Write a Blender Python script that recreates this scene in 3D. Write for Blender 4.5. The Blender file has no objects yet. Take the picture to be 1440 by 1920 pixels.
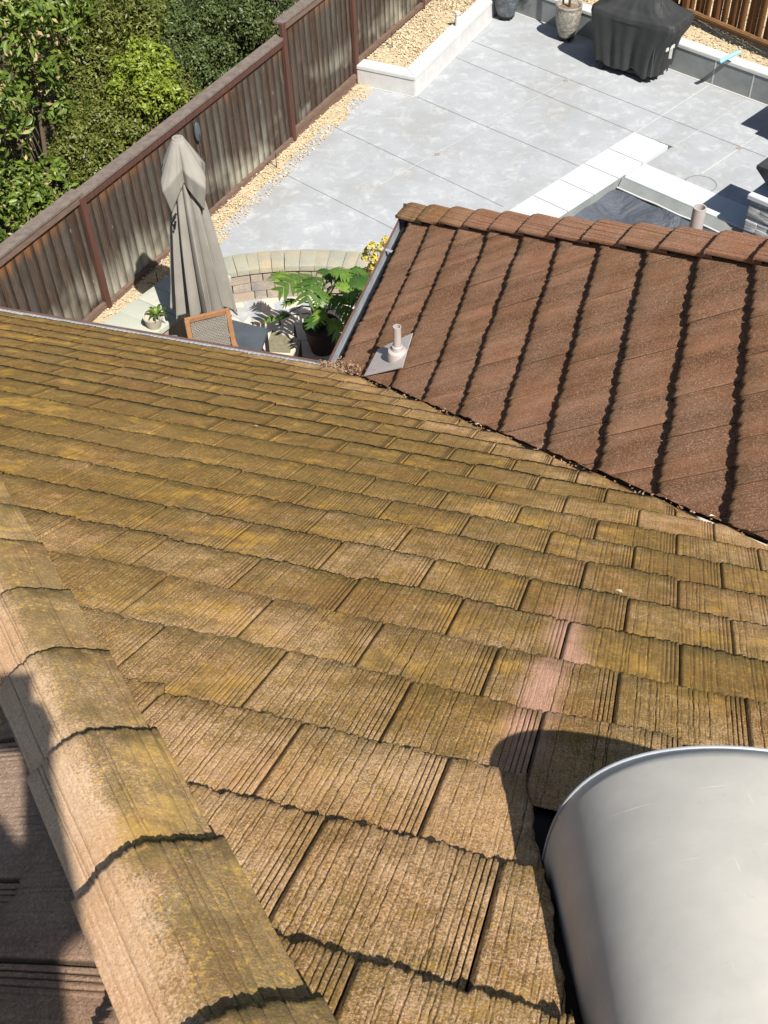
import bpy, bmesh, math, random
import numpy as np
from mathutils import Vector, Matrix
R_ = math.radians
random.seed(7); rng = np.random.default_rng(11)
sc = bpy.context.scene
col = sc.collection

# ------------------------------------------------------------------ camera
F = 2169.24                                  # focal length in pixels of the 1440x1920 photograph
PITCH, ROLL = 0.8101127, 0.0218819
HEAD, SLOPE, PAT = -0.2908783, 0.6730684, -0.7834473
CAMZ = 8.2
c_, s_ = math.cos(PITCH), math.sin(PITCH)
Rm = np.array([[1, 0, 0], [0, -s_, -c_], [0, c_, -s_]])
cr, sr = math.cos(ROLL), math.sin(ROLL)
Rm = np.array([[cr, sr, 0], [-sr, cr, 0], [0, 0, 1]]) @ Rm      # rows: right, down, forward
cam = bpy.data.cameras.new('camera'); co = bpy.data.objects.new('camera', cam); col.objects.link(co)
M = Matrix(((Rm[0][0], -Rm[1][0], -Rm[2][0], 0), (Rm[0][1], -Rm[1][1], -Rm[2][1], 0), (Rm[0][2], -Rm[1][2], -Rm[2][2], CAMZ), (0, 0, 0, 1)))
co.matrix_world = M
cam.sensor_fit = 'VERTICAL'; cam.sensor_height = 36; cam.lens = F / 1920 * 36
cam.clip_start = 0.05; cam.clip_end = 500
sc.camera = co
sc.render.resolution_x = 768; sc.render.resolution_y = 1024

# ------------------------------------------------------------------ light
SAZ, SEL = R_(-62), R_(51)                 # direction towards the sun
w = bpy.data.worlds.new('World'); sc.world = w; w.use_nodes = True
nt = w.node_tree
sky = nt.nodes.new('ShaderNodeTexSky'); sky.sky_type = 'NISHITA'; sky.sun_disc = False
sky.sun_elevation = SEL; sky.sun_rotation = math.pi / 2 - SAZ
bg = nt.nodes['Background']; bg.inputs[1].default_value = 0.052
nt.links.new(sky.outputs[0], bg.inputs[0])
sl = bpy.data.lights.new('sun', 'SUN'); sl.energy = 5.0; sl.angle = R_(0.53); sl.color = (1, .955, .88)
so = bpy.data.objects.new('sun', sl); col.objects.link(so)
sdir = Vector((math.cos(SAZ) * math.cos(SEL), math.sin(SAZ) * math.cos(SEL), math.sin(SEL)))
so.rotation_euler = sdir.to_track_quat('Z', 'Y').to_euler(); so.location = (0, 0, 20)
sc.view_settings.view_transform = 'Standard'; sc.view_settings.look = 'None'
sc.view_settings.gamma = 1; sc.view_settings.exposure = 0.62

# ------------------------------------------------------------------ frames
def at(x, y, z=0.0):
    "point of the place seen at photograph pixel x, y on the level plane z"
    r = Rm.T @ np.array([(x - 720) / F, (y - 960) / F, 1.0])
    p = r * ((z - CAMZ) / r[2]); return Vector((p[0], p[1], z))
E1 = np.array([math.cos(HEAD), math.sin(HEAD), 0]); E2 = np.array([-math.sin(HEAD), math.cos(HEAD), 0]); EZ = np.array([0, 0, 1.0])
k_ = Rm.T @ np.array([(615 - 720) / F, (680 - 960) / F, 1.0]); k_ /= np.linalg.norm(k_)
K = k_ * 8.5 + np.array([0, 0, CAMZ])        # inner corner of the two eaves
CS = 1 / math.sqrt(1 + SLOPE ** 2)
AHIP, L2 = -3.877, 2.14
class Plane:
    def __init__(s, o, ax, up, nrm): s.o, s.ax, s.up, s.n = [np.asarray(q, float) for q in (o, ax, up, nrm)]
    def __call__(s, u, v, w=0.0):
        u, v, w = np.broadcast_arrays(np.asarray(u, float), np.asarray(v, float), np.asarray(w, float))
        return s.o + u[..., None] * s.ax + v[..., None] * s.up + w[..., None] * s.n
P1 = Plane(K, E1, CS * (-E2 + SLOPE * EZ), CS * (EZ + SLOPE * E2))
P2 = Plane(K, E2, CS * (E1 + SLOPE * EZ), CS * (EZ - SLOPE * E1))
P3 = Plane(K + E1 * AHIP, E2, CS * (E1 + SLOPE * EZ), CS * (EZ - SLOPE * E1))
P4 = Plane(K + E2 * L2, E1, CS * (-E2 + SLOPE * EZ), CS * (EZ + SLOPE * E2))
DA = Vector((math.cos(PAT), math.sin(PAT), 0)); DB = Vector((-math.sin(PAT), math.cos(PAT), 0))   # patio grid

# ------------------------------------------------------------------ object helpers
def tag(o, label=None, cat=None, group=None, kind=None):
    if label: o['label'] = label
    if cat: o['category'] = cat
    if group: o['group'] = group
    if kind: o['kind'] = kind
    return o
def empty(name, loc=(0, 0, 0), rz=0.0):
    o = bpy.data.objects.new(name, None); col.objects.link(o); o.location = loc; o.rotation_euler.z = rz
    o.empty_display_size = .1
    return o
def link(name, me, mat, parent=None, loc=None, world=True):
    o = bpy.data.objects.new(name, me); col.objects.link(o)
    if mat is not None:
        for m in (mat if isinstance(mat, (list, tuple)) else [mat]): me.materials.append(m)
    if parent is not None:
        o.parent = parent
        if world: o.matrix_parent_inverse = MW(parent).inverted()
    if loc is not None: o.location = loc
    return o
def MW(o):
    m = Matrix.Translation(o.location) @ o.rotation_euler.to_matrix().to_4x4()
    if o.parent: m = MW(o.parent) @ o.matrix_parent_inverse @ m
    return m
class MB:
    "collects shapes into one mesh"
    def __init__(s): s.bm = bmesh.new()
    def quad(s, *pts):
        vs = [s.bm.verts.new(tuple(p)) for p in pts]; return s.bm.faces.new(vs)
    def box(s, c, size, rot=None, bev=0.0):
        mt = Matrix.Translation(Vector(c)) @ (rot.to_4x4() if rot else Matrix.Identity(4)) @ Matrix.Diagonal((*size, 1))
        r = bmesh.ops.create_cube(s.bm, size=1, matrix=mt)
        if bev:
            es = list({e for v in r['verts'] for e in v.link_edges})
            bmesh.ops.bevel(s.bm, geom=es, offset=bev, segments=2, affect='EDGES', profile=.6)
        return s
    def beam(s, a, b, wd, th, up=(0, 0, 1), bev=0.0):
        a, b = Vector(a), Vector(b); d = (b - a); L = d.length; x = d.normalized(); u = Vector(up)
        y = u.cross(x).normalized(); z = x.cross(y)
        return s.box((a + b) / 2, (L, wd, th), Matrix((x, y, z)).transposed(), bev)
    def tube(s, pts, r, n=8, cap=True):
        pts = [Vector(p) for p in pts]; rs = r if isinstance(r, (list, tuple)) else [r] * len(pts); rings = []
        nrm = None
        for i, p in enumerate(pts):
            d = (pts[min(i + 1, len(pts) - 1)] - pts[max(i - 1, 0)]).normalized()
            if nrm is None: nrm = d.orthogonal().normalized()
            nrm = (nrm - d * nrm.dot(d)).normalized(); b = d.cross(nrm)
            rings.append([s.bm.verts.new(p + (nrm * math.cos(t) + b * math.sin(t)) * rs[i]) for t in [2 * math.pi * k / n for k in range(n)]])
        for i in range(len(rings) - 1):
            for k in range(n): s.bm.faces.new((rings[i][k], rings[i][(k + 1) % n], rings[i + 1][(k + 1) % n], rings[i + 1][k]))
        if cap: s.bm.faces.new(rings[0][::-1]); s.bm.faces.new(rings[-1])
        return s
    def lathe(s, prof, c=(0, 0, 0), n=32, fn=None):
        c = Vector(c); rings = []
        for j, (r, z) in enumerate(prof):
            ring = []
            for k in range(n):
                t = 2 * math.pi * k / n; rr = r * (fn(t, z) if fn else 1)
                ring.append(s.bm.verts.new(c + Vector((rr * math.cos(t), rr * math.sin(t), z))))
            rings.append(ring)
        for i in range(len(rings) - 1):
            for k in range(n): s.bm.faces.new((rings[i][k], rings[i][(k + 1) % n], rings[i + 1][(k + 1) % n], rings[i + 1][k]))
        return s
    def prism(s, poly, z0, z1, bev=0.0):
        lo = [s.bm.verts.new((p[0], p[1], z0)) for p in poly]; hi = [s.bm.verts.new((p[0], p[1], z1)) for p in poly]
        n = len(poly); fs = [s.bm.faces.new(hi), s.bm.faces.new(lo[::-1])]
        for i in range(n): fs.append(s.bm.faces.new((lo[i], lo[(i + 1) % n], hi[(i + 1) % n], hi[i])))
        if bev:
            es = list({e for e in fs[0].edges}) + [e for f in fs[2:] for e in f.edges if e not in fs[0].edges and e not in fs[1].edges]
            bmesh.ops.bevel(s.bm, geom=list(set(es)), offset=bev, segments=2, affect='EDGES')
        return s
    def build(s, name, mat, parent=None, smooth=False, autos=None):
        bmesh.ops.recalc_face_normals(s.bm, faces=s.bm.faces)
        me = bpy.data.meshes.new(name); s.bm.to_mesh(me); s.bm.free()
        if smooth or autos:
            me.polygons.foreach_set('use_smooth', [True] * len(me.polygons))
            if autos: me.set_sharp_from_angle(angle=R_(autos))
        return link(name, me, mat, parent)
def npmesh(name, verts, quads, mat, parent=None, uv=None, attrs=None, smooth=False):
    me = bpy.data.meshes.new(name); n = len(quads)
    me.vertices.add(len(verts)); me.vertices.foreach_set('co', np.asarray(verts, np.float32).ravel())
    q = np.asarray(quads, np.int32); k = q.shape[1]
    me.loops.add(n * k); me.loops.foreach_set('vertex_index', q.ravel())
    me.polygons.add(n); me.polygons.foreach_set('loop_start', np.arange(0, n * k, k, dtype=np.int32))
    me.polygons.foreach_set('loop_total', np.full(n, k, np.int32))
    me.update(calc_edges=True)
    if smooth: me.polygons.foreach_set('use_smooth', np.ones(n, bool))
    if uv is not None:
        l = me.uv_layers.new(name='UVMap'); l.data.foreach_set('uv', np.asarray(uv, np.float32)[q.ravel()].ravel())
    for nm, a in (attrs or {}).items():
        t = me.attributes.new(nm, 'FLOAT', 'POINT'); t.data.foreach_set('value', np.asarray(a, np.float32).ravel())
    me.validate(); me.update()
    return link(name, me, mat, parent)

# ------------------------------------------------------------------ material helpers
class NT:
    def __init__(s, name):
        s.m = bpy.data.materials.new(name); s.m.use_nodes = True; s.t = s.m.node_tree
        s.b = s.t.nodes['Principled BSDF']; s._g = None
    def n(s, typ, **k):
        nd = s.t.nodes.new('ShaderNode' + typ)
        for a, v in k.items(): setattr(nd, a, v)
        return nd
    def l(s, a, b): s.t.links.new(a, b)
    def geo(s):
        if not s._g: s._g = s.n('NewGeometry')
        return s._g
    def pos(s): return s.geo().outputs['Position']
    def uv(s): return s.n('UVMap').outputs[0]
    def attr(s, nm): return s.n('Attribute', attribute_name=nm).outputs['Fac']
    def scale(s, v, sc_, rot=(0, 0, 0)):
        m = s.n('Mapping'); m.inputs['Scale'].default_value = sc_; m.inputs['Rotation'].default_value = rot; s.l(v, m.inputs[0]); return m.outputs[0]
    def noise(s, v, sc_=5, det=4, rough=.6, dist=0):
        t = s.n('TexNoise'); t.inputs['Scale'].default_value = sc_; t.inputs['Detail'].default_value = det
        t.inputs['Roughness'].default_value = rough; t.inputs['Distortion'].default_value = dist
        s.l(v, t.inputs['Vector']); return t.outputs[0]
    def vor(s, v, sc_=5, feat='F1', out=0):
        t = s.n('TexVoronoi', feature=feat); t.inputs['Scale'].default_value = sc_; s.l(v, t.inputs['Vector']); return t.outputs[out]
    def ramp(s, v, a, b, ca=0.0, cb=1.0):
        t = s.n('MapRange'); t.inputs[1].default_value = a; t.inputs[2].default_value = b; t.inputs[3].default_value = ca; t.inputs[4].default_value = cb
        s.l(v, t.inputs[0]); return t.outputs[0]
    def math(s, op, a, b=None):
        t = s.n('Math', operation=op)
        for i, q in enumerate((a, b)):
            if q is None: continue
            if isinstance(q, (int, float)): t.inputs[i].default_value = q
            else: s.l(q, t.inputs[i])
        return t.outputs[0]
    def mix(s, f, a, b, mode='MIX'):
        t = s.n('Mix', data_type='RGBA', blend_type=mode)
        for i, q in ((0, f), (6, a), (7, b)):
            if isinstance(q, (int, float)): t.inputs[i].default_value = q
            elif isinstance(q, tuple): t.inputs[i].default_value = (*q, 1)
            else: s.l(q, t.inputs[i])
        return t.outputs[2]
    def bump(s, h, strength=.5, dist=.002, prev=None):
        t = s.n('Bump'); t.inputs['Strength'].default_value = strength; t.inputs['Distance'].default_value = dist
        s.l(h, t.inputs['Height'])
        if prev is not None: s.l(prev, t.inputs['Normal'])
        return t.outputs[0]
    def done(s, colr, rough=.8, nrm=None, metal=0.0, spec=.3):
        if isinstance(colr, tuple): s.b.inputs['Base Color'].default_value = (*colr, 1)
        else: s.l(colr, s.b.inputs['Base Color'])
        if isinstance(rough, (int, float)): s.b.inputs['Roughness'].default_value = rough
        else: s.l(rough, s.b.inputs['Roughness'])
        s.b.inputs['Metallic'].default_value = metal; s.b.inputs['Specular IOR Level'].default_value = spec
        if nrm is not None: s.l(nrm, s.b.inputs['Normal'])
        return s.m
def simple(name, c1, c2=None, sc_=20, rough=.7, bump=.3, metal=0.0, spec=.3, dist=.002):
    t = NT(name); f = t.noise(t.pos(), sc_, 5, .65)
    return t.done(t.mix(t.ramp(f, .3, .7), c1, c2 or tuple(q * .75 for q in c1)), rough, t.bump(f, bump, dist) if bump else None, metal, spec)

def mat_tile(name, pale, dark, moss1, moss2, mossmul, fleck, grit, gold=(.50, .31, .05), stretch=(38, 3.0, 1), streakmix=1.0, bd=.0030):
    t = NT(name); uv = t.uv(); p = t.pos(); rnd = t.attr('rnd'); moss = t.attr('moss'); vv = t.attr('vv'); grv = t.attr('grv')
    big = t.noise(p, 1.7, 3, .6); mid = t.noise(p, 16, 4, .7); gr = t.noise(p, 120, 4, .8); gr2 = t.noise(p, 260, 3, .8); gr3 = t.noise(p, 190, 3, .75)
    streak = t.noise(t.scale(uv, stretch), 1, 4, .6)
    base = t.mix(t.ramp(streak, .3, .7, 0, streakmix), pale, dark)
    base = t.mix(t.ramp(rnd, 0, 1, 0, .35), base, dark)
    base = t.mix(t.ramp(gr, .5, .62, 0, .75), base, fleck)
    base = t.mix(t.ramp(gr2, .47, .36, 0, .75), base, grit)
    warm = t.ramp(t.noise(p, 2.6, 5, .7), .44, .60); base = t.mix(t.math('MULTIPLY', warm, .45), base, t.mix(1.0, base, (.80, .60, .42), 'MULTIPLY'))
    m1 = t.math('ADD', t.math('MULTIPLY', big, .8), t.math('MULTIPLY', mid, .5))
    m1 = t.math('ADD', m1, t.math('MULTIPLY', gr3, 1.25))
    m1 = t.math('ADD', m1, t.math('MULTIPLY', moss, mossmul))
    m1 = t.ramp(m1, 1.40, 1.66)
    mcol = t.mix(t.ramp(gr2, .40, .58), moss1, moss2); mcol = t.mix(t.ramp(t.noise(p, 3.3, 5, .75), .46, .60, 0, .6), mcol, t.mix(1.0, mcol, (.92, .62, .55), 'MULTIPLY')); mcol = t.mix(t.ramp(t.noise(p, 4.1, 4, .7, .3), .54, .66, 0, .55), mcol, gold)
    c = t.mix(t.math('MULTIPLY', m1, .84), base, mcol)
    yel = t.math('MULTIPLY', t.ramp(t.noise(p, 80, 3, .7), .55, .64), t.ramp(moss, .0, .5))
    yel = t.math('MULTIPLY', yel, t.ramp(t.noise(p, 7, 3, .6), .35, .6, .3, 1))
    c = t.mix(t.math('MULTIPLY', yel, .72), c, gold)
    pat = t.math('MULTIPLY', t.ramp(t.noise(p, 11, 6, .75), .46, .62), t.ramp(moss, .2, .7)); c = t.mix(t.math('MULTIPLY', pat, .42), c, (.105, .078, .026))
    bare = t.math('MULTIPLY', t.attr('bare'), t.ramp(mid, .3, .55, .35, 1)); c = t.mix(t.math('MULTIPLY', bare, .8), c, t.mix(t.ramp(gr2, .4, .6), (.74, .44, .33), (.55, .30, .21)))
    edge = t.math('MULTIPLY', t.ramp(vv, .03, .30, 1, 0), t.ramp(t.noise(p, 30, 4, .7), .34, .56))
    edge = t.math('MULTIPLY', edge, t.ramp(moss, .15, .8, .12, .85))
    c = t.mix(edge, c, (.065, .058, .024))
    spk = t.vor(p, 60, 'F1', 0)
    c = t.mix(t.math('MULTIPLY', t.ramp(spk, .10, .04), t.ramp(t.noise(p, 9, 2), .60, .66)), c, (.6, .57, .46))
    c = t.mix(t.ramp(grv, .0009, .0036, 0, .8), c, (.035, .026, .017))  # deeper grooves darker: dirt and groove shadow mixed into the colour
    h = t.math('ADD', t.math('MULTIPLY', gr, 1.0), t.math('MULTIPLY', gr2, .6))
    n1 = t.bump(h, 1.0, bd)
    return t.done(c, .92, n1, 0, .12)
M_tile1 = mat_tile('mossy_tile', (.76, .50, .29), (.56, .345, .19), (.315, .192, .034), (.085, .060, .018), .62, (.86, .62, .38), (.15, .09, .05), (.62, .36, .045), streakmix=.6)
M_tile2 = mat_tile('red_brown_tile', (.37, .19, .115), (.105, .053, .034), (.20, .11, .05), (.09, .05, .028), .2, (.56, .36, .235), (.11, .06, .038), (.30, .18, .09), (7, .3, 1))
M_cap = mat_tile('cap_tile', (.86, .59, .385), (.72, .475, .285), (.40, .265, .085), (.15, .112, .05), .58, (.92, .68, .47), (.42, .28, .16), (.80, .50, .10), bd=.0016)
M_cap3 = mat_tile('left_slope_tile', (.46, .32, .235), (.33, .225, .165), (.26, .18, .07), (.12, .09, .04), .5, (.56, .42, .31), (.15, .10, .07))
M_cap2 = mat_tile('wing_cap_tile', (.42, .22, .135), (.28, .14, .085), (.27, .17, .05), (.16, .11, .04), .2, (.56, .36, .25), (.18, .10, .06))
M_felt = simple('black_felt', (.018, .017, .016), None, 40, .95, .2)
M_galv = NT('galvanised'); _v = M_galv.vor(M_galv.pos(), 26, 'F1', 1); _n = M_galv.noise(M_galv.pos(), 6, 4)
M_galv = M_galv.done(M_galv.mix(M_galv.ramp(_n, .35, .65), (.50, .53, .56), (.36, .38, .41)), .55, None, .35, .5)
M_brownmetal = simple('brown_gutter_paint', (.16, .085, .07), (.11, .06, .05), 12, .5, .1)
M_mesh = simple('gutter_ribs', (.50, .52, .54), (.30, .31, .32), 60, .6, .2, .2)
M_stucco = simple('stucco', (.55, .50, .42), (.45, .41, .35), 30, .9, .5)
M_lead = simple('painted_flashing', (.52, .48, .46), (.42, .37, .36), 9, .5, .15, .15)

# ------------------------------------------------------------------ roof tiles
EXP, TW, TH = .3502, .3043, .030
def tile_field(name, P, mat, parent, vs, joint0, Lb, Rb, mossf, nu, nv, seed, cut=None, th=TH, gdep=1.0, jg=1.0, scal=0.0):
    g = np.random.default_rng(seed)
    V, Q, UVs, RN, MO, VV, GV, BA = [], [], [], [], [], [], [], []
    base = 0
    for k in vs:
        vb = .0825 + EXP * k; NU, NV = (nu, nv) if not callable(nu) else nu(k)
        lo = min(Lb(vb), Lb(vb + EXP)); hi = max(Rb(vb), Rb(vb + EXP))
        off = joint0 + (TW / 2 if k % 2 else 0)
        for j in range(int(math.floor((lo - off) / TW)) - 1, int(math.ceil((hi - off) / TW)) + 1):
            u0 = off + j * TW; u1 = u0 + TW - .0035
            if u1 < lo or u0 > hi: continue
            vjit = g.normal(0, .004); skew = g.normal(0, .004); lift = abs(g.normal(0, .0022)); rnd = g.random(); Lt = EXP + .07
            us = np.linspace(u0, u1, NU); x = us - u0
            jag = sum(a * np.sin(f * x + g.uniform(0, 6.3)) for a, f in ((.0030, 45), (.0026, 110), (.0022 * jg, 210), (.0016 * jg, 420)))
            jag += .0022 * jg * np.sign(np.sin(150 * x + g.uniform(0, 6)) + .3)
            if scal: jag = jag * .4 - scal * np.abs(np.sin(g.uniform(34, 42) * x + g.uniform(0, 6))) + scal * .5
            vbu = vb + (.05 if k == 0 else 0) + vjit + skew * (x / TW - .5) * 2 + jag
            ss = np.linspace(0, 1, NV) ** 1.15
            UU = np.repeat(us[None], NV, 0); SV = ss[:, None]
            VVv = vbu[None] * (1 - SV) + (vb + Lt) * SV
            rel = (VVv - vb)
            Wt = lift - th * rel / EXP * .92 - .004
            X = UU - u0
            # deep interlock ribs beside the right joint, wavy shake grain elsewhere
            gw = max(.0012, .55 * (u1 - u0) / NU)
            D = np.zeros_like(X)
            for q, dp in ((.010, .0045), (.021, .005), (.032, .0045), (.044, .003)):
                D += dp * np.exp(-((X - (TW - .0035 - q)) / gw) ** 2)
            D += .006 * np.clip((.010 - X) / .010, 0, 1)
            ng = 20
            for i in range(ng):
                cpos = .018 + (TW - .075) * (i + g.uniform(.1, .9)) / ng
                wob = sum(a * np.sin(f * rel + g.uniform(0, 6.3)) for a, f in ((.0009, 9), (.0007, 40), (.0008, 110), (.0007, 230)))
                D += gdep * (1.0 if k >= 10 or name[0] != 'm' else .55) * g.choice([.0006, .0014, .0024, .0036]) * np.exp(-((X - cpos - wob) / gw) ** 2)
            Wt = Wt - D + g.normal(0, .00055, X.shape) + .0014 * np.sin(21 * X + g.uniform(0, 6)) * np.sin(14 * rel + g.uniform(0, 6))
            Wt[0] -= .0035
            # clip to hip / valley / cut
            lb = np.vectorize(Lb)(VVv[:, 0]); rb = np.vectorize(Rb)(VVv[:, 0])
            UC = np.clip(UU, lb[:, None], rb[:, None])
            if cut is not None: UC = cut(UC, VVv, k)
            und = .004 + .008 * np.sin(9 * x + g.uniform(0, 6)) + .004 * np.sin(37 * x + g.uniform(0, 6))
            # frame: front drop row, side drop columns
            UC = np.vstack([UC[:1], UC]); VF = np.vstack([VVv[:1] + .002, VVv]); WF = np.vstack([np.clip(Wt[:1] - th + und[None], -1, Wt[:1] - .006), Wt])
            UC = np.hstack([UC[:, :1], UC, UC[:, -1:]]); VF = np.hstack([VF[:, :1], VF, VF[:, -1:]]); WF = np.hstack([WF[:, :1] - .022, WF, WF[:, -1:] - .022])
            Pn = P(UC, VF, WF).reshape(-1, 3); a, b = UC.shape
            idx = np.arange(a * b).reshape(a, b)
            q4 = np.stack([idx[:-1, :-1], idx[:-1, 1:], idx[1:, 1:], idx[1:, :-1]], -1).reshape(-1, 4)
            # drop quads collapsed by the clipping
            uu = UC.ravel(); wd = np.abs(uu[q4[:, 1]] - uu[q4[:, 0]]) + np.abs(uu[q4[:, 2]] - uu[q4[:, 3]])
            ww = WF.ravel(); wr = np.abs(ww[q4[:, 1]] - ww[q4[:, 0]])
            if (wd > 1e-5).sum() < 25: continue
            q4 = q4[(wd > 1e-5) | (wr > .015)]
            V.append(Pn); Q.append(q4 + base); base += len(Pn)
            UVs.append(np.stack([(UC + rnd * 7).ravel(), (VF + k * 3.3).ravel()], -1)); RN.append(np.full(len(Pn), rnd))
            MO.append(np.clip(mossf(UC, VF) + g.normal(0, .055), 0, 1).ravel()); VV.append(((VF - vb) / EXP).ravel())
            uc_ = np.interp(VF, [4.7, 5.04, 5.29, 5.34, 5.42, 5.63, 6.0], [2.165, 2.170, 2.205, 2.205, 2.150, 2.165, 2.145]); BA.append((np.exp(-(np.abs(UC - uc_ - .010 * np.sin(VF * 29)) / .050) ** 3) * np.clip((VF - 4.7) / .35, .0, 1) * np.clip((6.1 - VF) / .2, 0, 1) * (1.0 if name.startswith('main') else 0)).ravel())
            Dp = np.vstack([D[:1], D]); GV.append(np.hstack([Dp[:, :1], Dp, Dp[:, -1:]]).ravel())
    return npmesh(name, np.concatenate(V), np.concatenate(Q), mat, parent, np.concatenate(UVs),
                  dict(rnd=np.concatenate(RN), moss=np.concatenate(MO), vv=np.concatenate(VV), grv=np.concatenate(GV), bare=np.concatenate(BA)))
house = empty('house', tuple(K)[:2] + (0,))
tag(house, 'tiled hip roof house with mossy brown main slope, reddish side wing and grey gutters', 'house')
def moss1(u, v):
    m = .95 - np.clip((v - 3.2) / 3.6, 0, 1) * .62 - np.clip((u - (v * CS - 1.5)) / 3, 0, .4)
    return m - np.exp(-(v / .5) ** 2) * .15
VU, VV0 = 2.17, 6.0
def ventcut(u, v, k):
    if k < 17: return u
    lim = 2.168 + .21 * np.clip(v - 6.0, 0, 2) + .003 * np.sin(v * 40) + .0015 * np.sin(v * 130)
    return np.minimum(u, lim) if u.mean() < 2.75 else np.maximum(u, 3.42)
hipL = lambda v: AHIP + v * CS + .03
valR = lambda v: v * CS - .018
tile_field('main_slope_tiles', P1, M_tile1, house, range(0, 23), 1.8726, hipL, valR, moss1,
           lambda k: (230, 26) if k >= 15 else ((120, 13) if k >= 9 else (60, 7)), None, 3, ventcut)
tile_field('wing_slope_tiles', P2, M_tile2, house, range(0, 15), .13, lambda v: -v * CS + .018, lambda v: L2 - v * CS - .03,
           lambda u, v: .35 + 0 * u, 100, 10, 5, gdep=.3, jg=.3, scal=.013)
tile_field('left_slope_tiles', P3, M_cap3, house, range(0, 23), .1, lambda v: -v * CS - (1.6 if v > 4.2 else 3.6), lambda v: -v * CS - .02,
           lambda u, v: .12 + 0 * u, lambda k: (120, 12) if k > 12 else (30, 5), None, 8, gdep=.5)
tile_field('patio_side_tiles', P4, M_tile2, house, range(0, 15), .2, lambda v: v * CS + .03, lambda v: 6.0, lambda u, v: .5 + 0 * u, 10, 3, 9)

# felt decks below the tiles, back slope
mb = MB()
def pq(P, pts, wv=-.047): return [Vector(P(u, v, wv)) for u, v in pts]
mb.quad(*pq(P1, [(AHIP, .03), (0, .03), (8.2 * CS, 8.2), (AHIP + 8.2 * CS, 8.2)]))
mb.quad(*pq(P2, [(0, .03), (L2, .03), (L2 - 5.4 * CS, 5.4), (-5.4 * CS, 5.4)]))
mb.quad(*pq(P3, [(0, .03), (-8.2 * CS, 8.2), (-8.2 * CS - 3, 8.2), (-11, .03)]))
mb.quad(*pq(P4, [(0, .03), (6.5, .03), (6.5, 5.4), (5.4 * CS, 5.4)]))
a = P1(AHIP + 8.2 * CS, 8.2, -.047); b = P1(8.2 * CS, 8.2, -.047)
mb.quad(Vector(a), Vector(b), Vector(b - E2 * 4 - EZ * 2.6), Vector(a - E2 * 4 - EZ * 2.6))
mb.build('roof_deck', M_felt, house)

# ------------------------------------------------------------------ hip caps
def hip_caps(o, d, side, half, n0, n1, mat, par, mossf, seed, first=None, pitch=.385, s0=0.0, lft=1.0, gd=1.0, step=.024):
    "o: point on the hip line, d: unit direction up the hip, side: horizontal unit vector to the right-hand face"
    o = np.asarray(o, float); d = d / np.linalg.norm(d); side = np.asarray(side, float)
    drop = SLOPE / math.sqrt(2); g = np.random.default_rng(seed)
    up = np.cross(side, d); up /= np.linalg.norm(up)
    if up[2] < 0: up = -up
    for i in range(n0, n1):
        NX, NY = 121, 26
        x = np.linspace(-1, 1, NX) * half; x = np.where(x < 0, x * lft, x); s = np.linspace(0, pitch + .05, NY)
        jag = sum(a * np.sin(f * x + g.uniform(0, 6)) for a, f in ((.002, 40), (.002, 120), (.0015, 260)))
        jag = jag + .0035 * (np.sin(150 * x) > .55)
        yaw = g.normal(0, .006)
        Sx = s[:, None] * np.ones(NX)[None] + jag[None] * (1 - s[:, None] / s[-1]); X = np.repeat(x[None], NY, 0)
        ax = np.abs(X); rr = .045
        prof = -np.where(ax < rr, ax ** 2 / (2 * rr), ax - rr / 2) * drop * 1.25
        taper = 1 + .10 * (1 - s[:, None] / s[-1])
        H = prof + .050 - step * (s[:, None] / s[-1])
        D = 0
        for q in range(24):
            c0 = (q + g.uniform(.1, .9)) / 24 * 2 * half - half
            D = D + gd * g.choice([.0004, .0010, .0018, .0028]) * np.exp(-((X - c0 - .0008 * np.sin(16 * Sx + g.uniform(0, 6)) - .0004 * np.sin(130 * Sx + q)) / (.0013 * min(gd, 2))) ** 2)
        H = H - D + g.normal(0, .0004, X.shape)
        H[0] -= .003
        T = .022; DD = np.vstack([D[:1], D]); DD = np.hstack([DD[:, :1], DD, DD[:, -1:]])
        X = X * taper + yaw * (Sx - .2)
        X = np.vstack([X[:1], X]); Sx = np.vstack([Sx[:1] + .002, Sx]); H = np.vstack([H[:1] - T, H])
        X = np.hstack([X[:, :1] , X, X[:, -1:]]); Sx = np.hstack([Sx[:, :1], Sx, Sx[:, -1:]]); H = np.hstack([H[:, :1] - T, H, H[:, -1:] - T])
        S_ = s0 + i * pitch + Sx
        Pn = o + S_[..., None] * d + X[..., None] * side + H[..., None] * up
        a, b = X.shape; idx = np.arange(a * b).reshape(a, b)
        q4 = np.stack([idx[:-1, :-1], idx[:-1, 1:], idx[1:, 1:], idx[1:, :-1]], -1).reshape(-1, 4)
        r = g.random()
        ob = npmesh('ridge_tile', Pn.reshape(-1, 3), q4, mat, par, np.stack([(X + r * 5).ravel(), (Sx + i).ravel()], -1),
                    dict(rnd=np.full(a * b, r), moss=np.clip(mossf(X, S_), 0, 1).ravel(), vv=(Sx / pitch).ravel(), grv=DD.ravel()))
dh = (E1 - E2 + SLOPE * EZ); pc = (E1 + E2) / math.sqrt(2)
hd = dh / np.linalg.norm(dh)
Q0 = K + E1 * AHIP
HALF = .121
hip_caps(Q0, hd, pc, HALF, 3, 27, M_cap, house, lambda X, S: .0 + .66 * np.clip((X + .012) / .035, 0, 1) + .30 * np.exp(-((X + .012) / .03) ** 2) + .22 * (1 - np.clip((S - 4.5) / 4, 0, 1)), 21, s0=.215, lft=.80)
hip_caps(K + E2 * L2, hd, pc, .135, 0, 17, M_cap2, house, lambda X, S: .85 - S * .5 + .35 * (X > .02), 22, s0=.10, gd=1.4, step=.034)

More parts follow.
